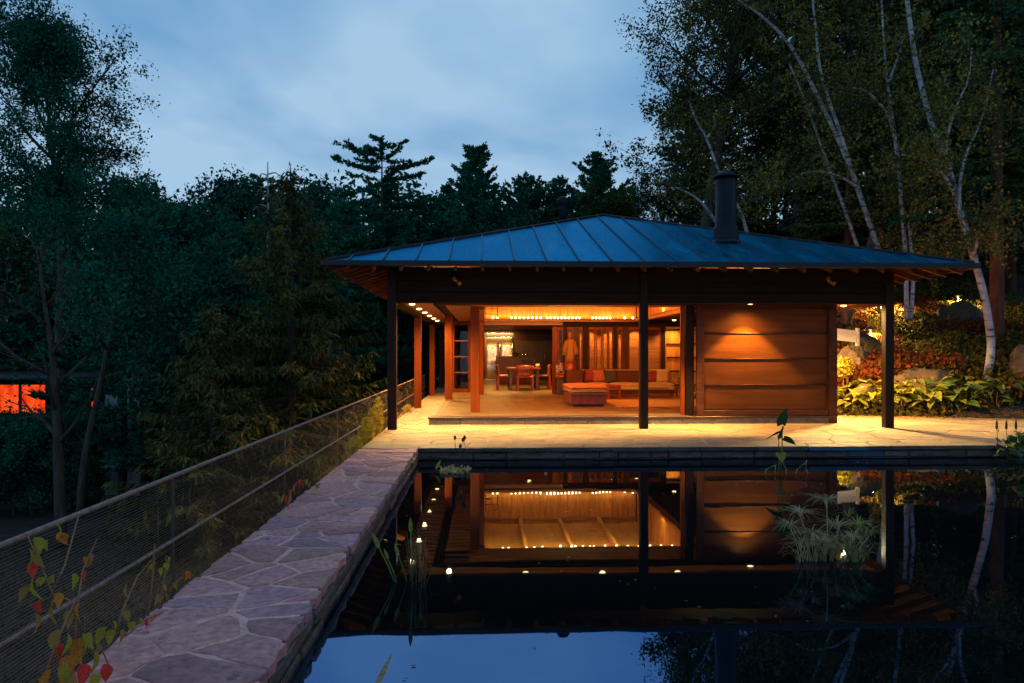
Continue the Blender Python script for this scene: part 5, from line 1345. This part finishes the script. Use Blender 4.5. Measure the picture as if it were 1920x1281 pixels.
def conifer(seed, H, rad, cb=0.5, step=0.45, per=6, droop=0.25, hang=0.5, spray=0.32, dens=9, trunk_r=0.2, upturn=0.0, width=0.10, power=0.85, gapp=0.0, tuft=False, ragged=0.0, topsl=0.25):
    r = np.random.default_rng(seed)
    mb = MB().tube([(0, 0, 0), (0.02, 0, H * .5), (0, 0, H)], [trunk_r, trunk_r * .55, 0.015], 7)
    Ps = []; Ds = []; Ls = []
    z = cb; lay = 1.0
    while z < H - 0.15:
        lay = r.uniform(1 - ragged, 1 + ragged)
        t = (z - cb) / (H - cb); R_ = (rad * (1 - t) ** power + 0.12) * lay
        for k in range(per if t < .8 else max(3, per - 2)):
            if r.uniform() < gapp: continue
            az = r.uniform(0, 6.283); ln = R_ * r.uniform(0.65, 1.15)
            h = np.array([math.cos(az), math.sin(az), 0])
            n = max(3, int(ln * dens))
            u = np.sort(r.uniform(0.12, 1, n))
            sl = (topsl if t > .75 else 0) - droop * (1 - t)
            zz = z + ln * (sl * u + upturn * u ** 2.5)
            B = h[None] * (ln * u)[:, None]; B[:, 2] = zz
            e = [np.array([0, 0, z])] + [h * ln * q + np.array([0, 0, z + ln * (sl * q + upturn * q ** 2.5)]) for q in (.35, .7, 1)]
            mb.tube(e, [0.03 * (1 - t) + .012, 0.02 * (1 - t) + .008, .01, .005], 4, False)
            side = np.array([-h[1], h[0], 0])
            for sg in range(4 if not tuft else 5):
                d = side[None] * r.normal(0, 0.75, (n, 1)) + h[None] * r.uniform(0.1, 0.9, (n, 1))
                d[:, 2] = -hang * r.uniform(0.2, 1.4, n) + (0.9 * r.uniform(0, 1, n) if tuft else 0)
                Ps.append(B + r.normal(size=(n, 3)) * 0.05); Ds.append(unit(d)); Ls.append(spray * r.uniform(0.5, 1.25, n) * (0.55 + 0.45 * (1 - t)))
        z += step * (1 - 0.45 * t) * r.uniform(0.75, 1.25)
    # leader
    n = 14; B = np.zeros((n, 3)); B[:, 2] = H - r.uniform(0, .7, n); Ps.append(B); d = r.normal(size=(n, 3)); d[:, 2] = abs(d[:, 2]); Ds.append(unit(d)); Ls.append(np.full(n, spray * .6))
    P = np.concatenate(Ps); D = np.concatenate(Ds); Ln = np.concatenate(Ls)
    S = unit(np.cross(D, r.normal(size=D.shape)))
    return mb, quads_from(P, D, S, Ln, np.full(len(P), width) * r.uniform(.6, 1.2, len(P)))
def tree(name, label, built, loc, bark, leaf, cat='tree', rz=0.0, scale=1.0, group=None, leafname='crown'):
    t = thing(name, label, cat, loc, rz, group)
    t.matrix_basis = t.matrix_basis @ Matrix.Scale(scale, 4); WM[t.name] = t.matrix_basis.copy()
    mb, (v, f) = built
    w = WM[t.name]
    put('trunk', mb.mesh('trunk', M[bark]), t, w)
    put(leafname, np_mesh(leafname, v, f, M[leaf]), t, w)
    return t
def base(px, Y, z=None):
    p = at(px, HY_, Y); return (p.x, Y, gz(p.x, Y) - 0.1 if z is None else z)
# tall broadleaf tree on the left
b_ = base(128, 28)
tree('broadleaf_tree', 'tallest broadleaf tree at the upper left, dark against the sky', decid(5, 16.9, 7.6, 3.0, 26, 9, 6, 42, 0.12, 0.26, 0.10, (15, 55), lambda t: 0.7 + 0.5 * math.sin(math.pi * t), scat=.15), b_, 'bark', 'leaf_mid')
# large spruce left of the pavilion
sp_ = base(545, 21.5)
tree('spruce_tree', 'large dark drooping spruce just behind the railing left of the pavilion', conifer(12, 9.9, 3.7, 0.6, 0.34, 7, 0.30, 0.95, 0.36, 13, 0.2, 0.22, 0.07), (sp_[0], sp_[1], -3.0), 'bark', 'needle_warm')
sp2 = base(398, 19)
tree('spruce_tree', 'lower spruce with hanging twigs left of the large spruce, over the railing', conifer(13, 6.3, 2.6, 0.5, 0.33, 7, 0.30, 0.95, 0.34, 13, 0.15, 0.22, 0.07), (sp2[0], 19, -3.4), 'bark', 'needle_warm')
# skyline trees left to right
def top_h(py, Y): return CAM_H + (HY_ - py) / F_ * Y
def skyline(name, label, px, py, Y, kind, seed, rad, leaf='leaf_mid'):
    b = base(px, Y); H = top_h(py, Y) - b[2]
    if kind == 'd': bt = decid(seed, H, H * 0.5, rad, 13, 6, 5, 14, 0.24, 0.2, 0.08, scat=.2)
    elif kind == 'pine': bt = conifer(seed, H, rad, H * .3, 0.52, 7, 0.02, -0.05, 0.34, 20, 0.25, 0.12, 0.12, 0.45, 0.22, True, 0.5, 0.08)
    else: bt = conifer(seed, H, rad, H * .2, 0.42, 9, -0.75, 0.0, 0.36, 17, 0.2, 0.2, 0.15, 0.6, 0.08, True, 0.3)
    return tree(name, label, bt, b, 'bark', leaf)
skyline('broadleaf_tree', 'small rounded treetop just right of the tallest left tree', 285, 300, 40, 'd', 31, 3.0)
skyline('broadleaf_tree', 'airy treetop with gaps between the tallest left tree and the dead snag', 375, 318, 42, 'd', 32, 3.2)
skyline('broadleaf_tree', 'low rounded treetop just left of the dead snag', 440, 345, 44, 'd', 33, 3.4)
skyline('pine_tree', 'dark narrow conifer top touching the dead snag', 488, 335, 46, 'pine', 34, 2.4, 'needle_pine')
skyline('broadleaf_tree', 'low tree left of the tall pine in the middle of the skyline', 595, 350, 46, 'd', 35, 3.2)
skyline('pine_tree', 'tall open white pine, the highest tree in the middle of the skyline', 716, 255, 42, 'pine', 36, 4.6, 'needle_pine')
skyline('pine_tree', 'low dense pine shoulder right of the tall white pine', 785, 365, 44, 'pine', 37, 3.0, 'needle_pine')
skyline('conifer_tree', 'pointed dense conifer above the left slope of the roof', 893, 275, 46, 'c', 38, 3.3, 'needle_pine')
skyline('conifer_tree', 'slim conifer left of the pointed conifer above the roof', 838, 345, 47, 'c', 39, 2.2, 'needle_pine')
skyline('conifer_tree', 'bushy conifer right of the pointed one above the roof', 985, 328, 47, 'c', 40, 3.2, 'needle_pine')
skyline('conifer_tree', 'slim conifer behind the turbine vent', 1047, 330, 48, 'c', 41, 2.0, 'needle_pine')
skyline('conifer_tree', 'rounded conifer between the turbine vent and the big right trees', 1120, 285, 47, 'c', 42, 3.4, 'needle_pine')
# dead snag
b_ = base(502, 34); H = top_h(308, 34) - b_[2]
sn = thing('dead_tree', 'pale dead snag with short bare branches on the skyline', 'tree', b_)
B0 = Vector(b_)
MB().tube([B0, B0 + Vector((0.05, 0, H * .5)), B0 + Vector((0, 0, H))], [0.16, 0.11, 0.02], 7).build('trunk', M['snag'], sn)
mb = MB()
for h_, l_, s_ in ((H - .55, .62, 1), (H - .6, .55, -1), (H - .95, .75, 1), (H - 1.2, .5, -1), (H - 1.7, .9, 1), (H - 2.0, .7, -1), (H - 2.9, .6, 1), (H - 3.6, .7, -1)):
    p = B0 + Vector((0, 0, h_)); mb.tube([p, p + Vector((s_ * l_ * .5, 0.1, 0.10)), p + Vector((s_ * l_, 0.15, -0.12)), p + Vector((s_ * l_ * 1.02, 0.15, -0.32))], [0.035, 0.026, 0.018, 0.008], 5)
mb.build('branches', M['snag'], sn)
# the wood in the valley, one mass of many trees below the skyline
def transform(v, loc, rz, s):
    c, q = math.cos(rz), math.sin(rz)
    w = v.copy() * s
    x = w[:, 0] * c - w[:, 1] * q; y = w[:, 0] * q + w[:, 1] * c
    w[:, 0] = x + loc[0]; w[:, 1] = y + loc[1]; w[:, 2] += loc[2]
    return w
protoD = [decid(60 + i, 9.5, 0.8, 3.6, 16, 6, 5, 13, 0.27, 0.18, 0.06, (0, 50), lambda t: 0.55 + 0.55 * math.sin(math.pi * min(1, .25 + .75 * t)), scat=.24) for i in range(3)]
protoC = [conifer(70 + i, 10, 3.4, 0.5, 0.62, 7, 0.14, 0.25, 0.42, 12, 0.2, 0.10, 0.13, 0.62, 0.10, True, 0.3, 0.1) for i in range(3)]
r = np.random.default_rng(91)
def wood(name, label, spots, protos, leaf, srange):
    LV = []; WV = MB()
    wv = []; wf = []; wo_ = 0
    for (x, y, s) in spots:
        mb, (v, f) = protos[r.integers(len(protos))]
        rz = r.uniform(0, 6.28); g = gz(x, y) - .2
        LV.append((transform(v, (x, y, g), rz, s), f))
        vv = transform(np.array(mb.v), (x, y, g), rz, s)
        wv.append(vv); wf += [tuple(i + wo_ for i in q) for q in mb.f]; wo_ += len(vv)
    t = put(name, np_mesh(name, *merge(LV), M[leaf]))
    tag(t, label, 'wood', kind='stuff')
    me = bpy.data.meshes.new('trunks'); me.from_pydata(np.concatenate(wv).tolist(), [], wf); me.materials.append(M['bark'])
    put('trunks', me, t)['kind'] = 'stuff'
def ok_h(px, y, py): return max(0.3, (top_h(py, y) - gz(at(px, 0, y).x, y)) / 9.7)
sp_l = []
for row, (y, py, stp, x0, x1) in enumerate(((26, 440, 130, -60, 480), (31, 410, 105, -60, 620), (37, 395, 90, -40, 900), (44, 395, 80, -40, 1300), (52, 385, 70, -20, 1300))):
    px = x0 + row * 23
    while px < x1:
        p = at(px, 0, y + r.uniform(-2, 2))
        if not (p.x > -4.5 and p.y < 39) and not (px < 300 and p.y < 37):
            sp_l.append((p.x, p.y, ok_h(px, p.y, py + r.uniform(-12, 45))))
        px += stp * r.uniform(.75, 1.25)
for px_ in (-50, -10, 25, 60, 95, 130):
    y_ = 23.5 + r.uniform(-1, 1); p = at(px_, 0, y_); sp_l += [(p.x, y_, 0.27 + r.uniform(0, .06))] * 2
sl1 = [s for i, s in enumerate(sp_l) if i % 5 < (1 if s[1] < 36 and s[2] > .4 else 3)]
sl3 = [s for i, s in enumerate(sp_l) if i % 5 == 4 and s[1] >= 36]; sl2 = [s for s in sp_l if s not in sl1 and s not in sl3]
wood('valley_wood', 'dark mixed broadleaf wood filling the valley left of the pavilion', sl1, protoD, 'leaf_mid', None)
M['leaf_dusk'] = leafmat('olive_thicket_leaf', (0.005, 0.022, 0.012), (0.060, 0.130, 0.045), 0.45)
wood('valley_thicket', 'paler olive green trees scattered through the valley wood', sl3, protoD, 'leaf_dusk', None)
wood('valley_conifers', 'dark conifers mixed into the valley wood', sl2, protoC, 'needle_pine', None)
for px_, Yl, py_, sd_, lb_ in ((265, 27, 395, 141, 'layered dark pine with flat boughs below the tallest left tree'), (415, 26, 430, 142, 'layered dark pine with flat boughs left of the large drooping spruce'), (640, 33, 350, 143, 'full dark green pine rising behind the left eave of the pavilion')):
    b = base(px_, Yl); H = top_h(py_, Yl) - b[2]
    tree('pine_tree', lb_, conifer(sd_, H, 3.6, 1.0, 0.62, 7, 0.12, 0.02, 0.42, 17, 0.2, 0.10, 0.11, 0.6, 0.12, True, 0.3, 0.1), b, 'bark', 'needle_pine')
# small trees in front of the neighbour house
tree('broadleaf_tree', 'thin dark tree whose branches cross the red lit window', decid(80, 8.2, 2.4, 2.2, 11, 4, 4, 5, 0.10, 0.16, 0.05, (0, 45), scat=.2), (at(112, 0, 19).x, 19, -3.3), 'bark', 'leaf_mid')
tree('broadleaf_tree', 'dark bare stemmed tree between the red window and the pale columns', decid(81, 9.5, 4.2, 2.3, 10, 6, 5, 12, 0.16, 0.13, 0.05, (10, 45)), (at(150, 0, 22).x, 22, -3.3), 'bark', 'leaf_mid')
tree('broadleaf_tree', 'young dark tree left of the low spruce, before the pale columns', decid(82, 7.4, 3.4, 2.2, 12, 6, 5, 12, 0.16, 0.10, 0.05, (10, 45)), (at(330, 0, 23).x, 23, -3.3), 'bark', 'leaf_mid')
# --- right side
def rt(px, Y): return base(px, Y)
tree('broadleaf_tree', 'big airy broadleaf tree behind the chimney, reaching over the sky at its left', decid(90, 17.5, 5.0, 5.0, 32, 9, 7, 34, 0.135, 0.3, 0.07, (5, 50), lambda t: 0.85 + 0.3 * math.sin(math.pi * t), scat=.2), rt(1315, 32), 'bark', 'leaf_oak')
tree('broadleaf_tree', 'dense tall tree behind the leaning birches', decid(91, 19, 4.0, 5.2, 28, 9, 6, 34, 0.17, 0.3, 0.05, (5, 50), lambda t: 0.9 + 0.2 * math.sin(math.pi * t), scat=.22), rt(1500, 34), 'bark', 'leaf_oak')
tree('broadleaf_tree', 'tall autumn tree high on the bank behind the paired birch', decid(92, 19, 4.0, 5.0, 28, 9, 6, 34, 0.17, 0.3, 0.05, (5, 50), lambda t: 0.9 + 0.2 * math.sin(math.pi * t), scat=.22), rt(1655, 31), 'bark', 'leaf_oak')
tree('hemlock_tree', 'tall dark hemlock at the right edge behind the white birch', conifer(93, 19, 4.2, 1.5, 0.5, 7, 0.22, 0.5, 0.42, 10, 0.26, 0.08, 0.11, 0.6), rt(1890, 26), 'bark_red', 'needle')
tree('hemlock_tree', 'dark hemlock behind the white birch, right of the paired birch', conifer(94, 16, 3.6, 2.2, 0.5, 7, 0.22, 0.5, 0.42, 10, 0.22, 0.08, 0.11, 0.6), rt(1775, 28), 'bark_red', 'needle')
tree('hemlock_tree', 'hemlock with warm lit lower branches above the right end of the roof', conifer(95, 9, 3.2, 2.4, 0.45, 7, 0.20, 0.5, 0.40, 10, 0.18, 0.08, 0.10, 0.7), rt(1590, 26), 'bark_red', 'needle_warm')
tree('hemlock_tree', 'low olive hemlock behind the chimney base', conifer(96, 8, 3.2, 1.0, 0.45, 7, 0.20, 0.5, 0.40, 9, 0.18, 0.08, 0.10, 0.7), rt(1450, 37), 'bark_red', 'needle_warm')
tree('hemlock_tree', 'tall reddish trunked conifer just behind the white birch', conifer(97, 15, 2.6, 4.2, 0.55, 6, 0.22, 0.5, 0.40, 9, 0.20, 0.08, 0.10, 0.6), rt(1868, 19.6), 'bark_red', 'needle')
sp_r = []
for (y, stp, x0, x1, H) in ((40, 120, 1180, 2300, 17), (46, 110, 1240, 2500, 19), (36, 130, 1500, 2400, 15)):
    px = x0
    while px < x1:
        p = at(px, 0, y + r.uniform(-1.5, 1.5)); sp_r.append((p.x, p.y, H / 9.7 * r.uniform(.75, 1.05) * (0.5 if px < 1620 else 1))); px += stp * r.uniform(.8, 1.2)
wood('hill_wood', 'dense dark wood on the hill behind the pavilion on the right', sp_r[::2] + [(at(2050, 0, 24).x, 24, 1.5), (at(2000, 0, 30).x, 30, 1.7)], protoD, 'leaf_oak', None)
wood('hill_conifers', 'dark conifers mixed into the hill wood on the right', sp_r[1::2], protoC, 'needle', None)
# --- birches by their own courses
def birch(label, stems, Y, leaf_n, seed, leaf='leaf_birch', twigs=10, tl=1.5):
    twigs = int(twigs * 1.7)
    r = np.random.default_rng(seed)
    first = at(*stems[0][0][0], Y)
    t = thing('birch_tree', label, 'tree', (first.x, Y, first.z), 0, 'white birches on the bank')
    mb = MB(); tw = MB(); LP = []
    for path, w0, w1, dY in stems:
        n = len(path)
        pts = [at(px, py, Y + dY * i / max(1, n - 1)) for i, (px, py) in enumerate(path)]
        # smooth the course
        fine = []
        for i in range(n - 1):
            p0, p1, p2, p3 = pts[max(0, i - 1)], pts[i], pts[i + 1], pts[min(n - 1, i + 2)]
            for k in range(4):
                u = k / 4
                fine.append(0.5 * ((2 * p1) + (p2 - p0) * u + (2 * p0 - 5 * p1 + 4 * p2 - p3) * u * u + (3 * p1 - p0 - 3 * p2 + p3) * u ** 3))
        fine.append(pts[-1])
        m_ = len(fine)
        mb.tube(fine, [(w0 + (w1 - w0) * i / (m_ - 1)) / 2 / F_ * Y for i in range(m_)], 10)
        for k in range(twigs):
            u = r.uniform(0.35, 1.0); i = int(u * (m_ - 1)); p = np.array(fine[i])
            L_ = limb_path(p, (r.normal() * .8, r.normal() * .8, r.uniform(-.1, .9)), tl * r.uniform(.5, 1.3), 4, r, 0.22, -0.05)
            tw.tube(L_, [.012, .009, .006, .004, .002], 4, False)
            for q in range(4):
                L2 = limb_path(L_[1 + q], r.normal(size=3) + np.array([0, 0, -.3]), tl * r.uniform(.25, .5), 3, r, .25, -.08)
                tw.tube(L2, [.005, .004, .003, .0015], 3, False)
                A = np.array(L2); a = r.uniform(0, 2.99, leaf_n); ji = a.astype(int); f_ = (a - ji)[:, None]
                LP.append(A[ji] * (1 - f_) + A[ji + 1] * f_ + r.normal(size=(leaf_n, 3)) * .09)
    mb.build('trunk', M['birch'], t)
    tag(tw.build('twigs', M['bark'], t), kind='stuff')
    put('crown', np_mesh('crown', *rand_leaves(np.concatenate(LP), 0.11, r), M[leaf]), t)
    return t
birch('thickest white birch with peeling bark at the right, rising past the roof corner', [
    ([(1842, 745), (1858, 662), (1853, 600), (1843, 545), (1822, 470), (1800, 395), (1780, 320), (1752, 245), (1735, 190), (1716, 110), (1702, 10), (1694, -60), (1690, -160)], 15, 7, 0.6),
    ([(1800, 395), (1800, 340), (1815, 280), (1836, 235), (1850, 190), (1862, 130)], 7, 2, 1.0),
    ([(1772, 300), (1778, 250), (1795, 195), (1815, 150), (1822, 90)], 6, 2, -.8),
    ([(1790, 365), (1770, 330), (1735, 300), (1690, 290)], 7, 2, -.8),
    ([(1824, 480), (1832, 455), (1828, 430)], 9, 3, -.3),
], 17.5, 16, 51, twigs=15)
birch('leaning birch with two long stems rising left behind the roof', [
    ([(1668, 640), (1655, 520), (1645, 462), (1622, 395), (1600, 330), (1572, 262), (1535, 185), (1500, 115), (1468, 68), (1425, 28), (1385, 0), (1330, -40)], 12.5, 4, 1.5),
    ([(1600, 330), (1580, 262), (1555, 190), (1538, 130), (1530, 60), (1524, 0), (1520, -60)], 7, 3, -1),
    ([(1606, 350), (1570, 330), (1520, 322), (1470, 345), (1432, 362), (1418, 380)], 6, 1.6, -1),
], 21.0, 13, 52, twigs=20)
birch('slim forked birch with paired trunks just right of the leaning birch', [
    ([(1700, 600), (1699, 520), (1697, 460), (1690, 380), (1684, 300), (1676, 240), (1666, 170), (1660, 110), (1655, 40), (1650, -60)], 9, 3, .8),
    ([(1708, 600), (1712, 520), (1706, 440), (1700, 400)], 8, 4, .4),
    ([(1684, 300), (1672, 232), (1650, 196), (1625, 172), (1600, 165)], 8, 2, -.8),
    ([(1664, 160), (1680, 118), (1698, 62)], 6, 2, .5),
    ([(1706, 440), (1718, 400), (1708, 345)], 6, 2, .5),
], 20.5, 12, 53, twigs=12)
birch('slender pale birch behind the chimney with bare forked branches', [
    ([(1420, 500), (1402, 440), (1388, 395), (1352, 330), (1325, 260), (1305, 225), (1292, 190)], 8, 2.5, .8),
    ([(1345, 420), (1310, 375), (1262, 350), (1225, 338)], 7, 2, -.8),
    ([(1325, 260), (1340, 235), (1338, 215)], 5, 2, .3),
], 27.0, 12, 54, twigs=12)
birch('thin leaning birch stem left of the forked birch, half hidden by foliage', [
    ([(1640, 560), (1610, 470), (1588, 405), (1560, 330), (1535, 260), (1510, 190), (1480, 120)], 8, 3, 1),
], 23.5, 12, 55, twigs=16)
# trunk between the wooden wall and the right post
b1, b2, b3 = at(1583, 618, 21.5), at(1592, 575, 21.5), at(1612, 530, 21.7)
tk = thing('leaning_trunk', 'leaning bare trunk between the wooden wall and the right post, above the plank wall', 'tree', tuple(b1))
MB().tube([b1 - Vector((0, 0, .3)), b1, b2, b3, b3 + Vector((.7, .5, 1.6))], [0.2, 0.17, 0.15, 0.13, 0.1], 9).build('trunk', M['rock'], tk)

# ================================================================== NEIGHBOUR HOUSE IN THE VALLEY
nh = thing('neighbour_house', 'dark house in the valley at the left with a red glowing window and pale columns', 'house', (-16, 30, -3.3))
Yn = 27.0
a0 = at(-60, 722, Yn); a1 = at(90, 775, Yn)
MB().box(-26, at(176, 0, Yn).x, Yn + 0.12, Yn + 8, -3.4, a0.z + 0.20).build('wall', M['housewall'], nh)
MB().box(-26, at(270, 0, Yn).x, Yn - 0.9, Yn + 8.5, a0.z + 0.205, a0.z + 0.30, 0.02).build('roof', M['roof_dark'], nh)
MB().box(-26, at(176, 0, Yn).x, Yn - 0.6, Yn + 0.1, a1.z - 0.32, a1.z - 0.12, 0.01).build('deck', M['housewall'], nh)
for x0, x1 in ((-60, 34), (39, 84)):
    A = at(x0, 722, Yn).x; B = at(x1, 775, Yn).x
    w = MB().box(A - .05, A, Yn + 0.02, Yn + .118, a1.z, a0.z).box(B, B + .05, Yn + .02, Yn + .118, a1.z, a0.z).box(A - .05, B + .05, Yn + .02, Yn + .118, a0.z + .001, a0.z + .06).box(A - .05, B + .05, Yn + .02, Yn + .118, a1.z - .06, a1.z - .001).build('window', M['housewall'], nh)
    MB().box(A + .002, B - .002, Yn + .06, Yn + .075, a1.z + .002, a0.z - .002).build('pane', M['red_window'], w)
A = at(170, 0, Yn).x; B = at(175, 0, Yn).x
w = MB().box(A - .06, A, Yn + .02, Yn + .118, a1.z - .1, a0.z).box(B, B + .06, Yn + .02, Yn + .118, a1.z - .1, a0.z).build('window', M['housewall'], nh)
MB().box(A + .002, B - .002, Yn + .06, Yn + .075, a1.z - .1, a0.z).build('pane', M['red_window'], w)
for px0, px1 in ((196, 221), (238, 262)):
    A = at(px0, 0, 25.5).x; B = at(px1, 0, 25.5).x
    MB().box(A, B, 25.5, 25.5 + (B - A), -3.5, (0.2 if px0 < 220 else 1.7), 0.02).build('column', M['concrete'], nh)
# lawn in the valley
r = np.random.default_rng(5)
n = 26000
X = r.uniform(-14, -2.3, n); Y = r.uniform(2.5, 20, n)
P = np.stack([X, Y, ground_h(X, Y) + .0], 1)
D = unit(np.stack([r.normal(0, .4, n), r.normal(0, .4, n), np.ones(n)], 1)); S = unit(np.cross(D, r.normal(size=(n, 3))))
tag(put('valley_lawn', np_mesh('valley_lawn', *quads_from(P, D, S, r.uniform(.06, .14, n), np.full(n, .02)), M['lawn'])), 'dark lawn below the railing', 'lawn', kind='stuff')
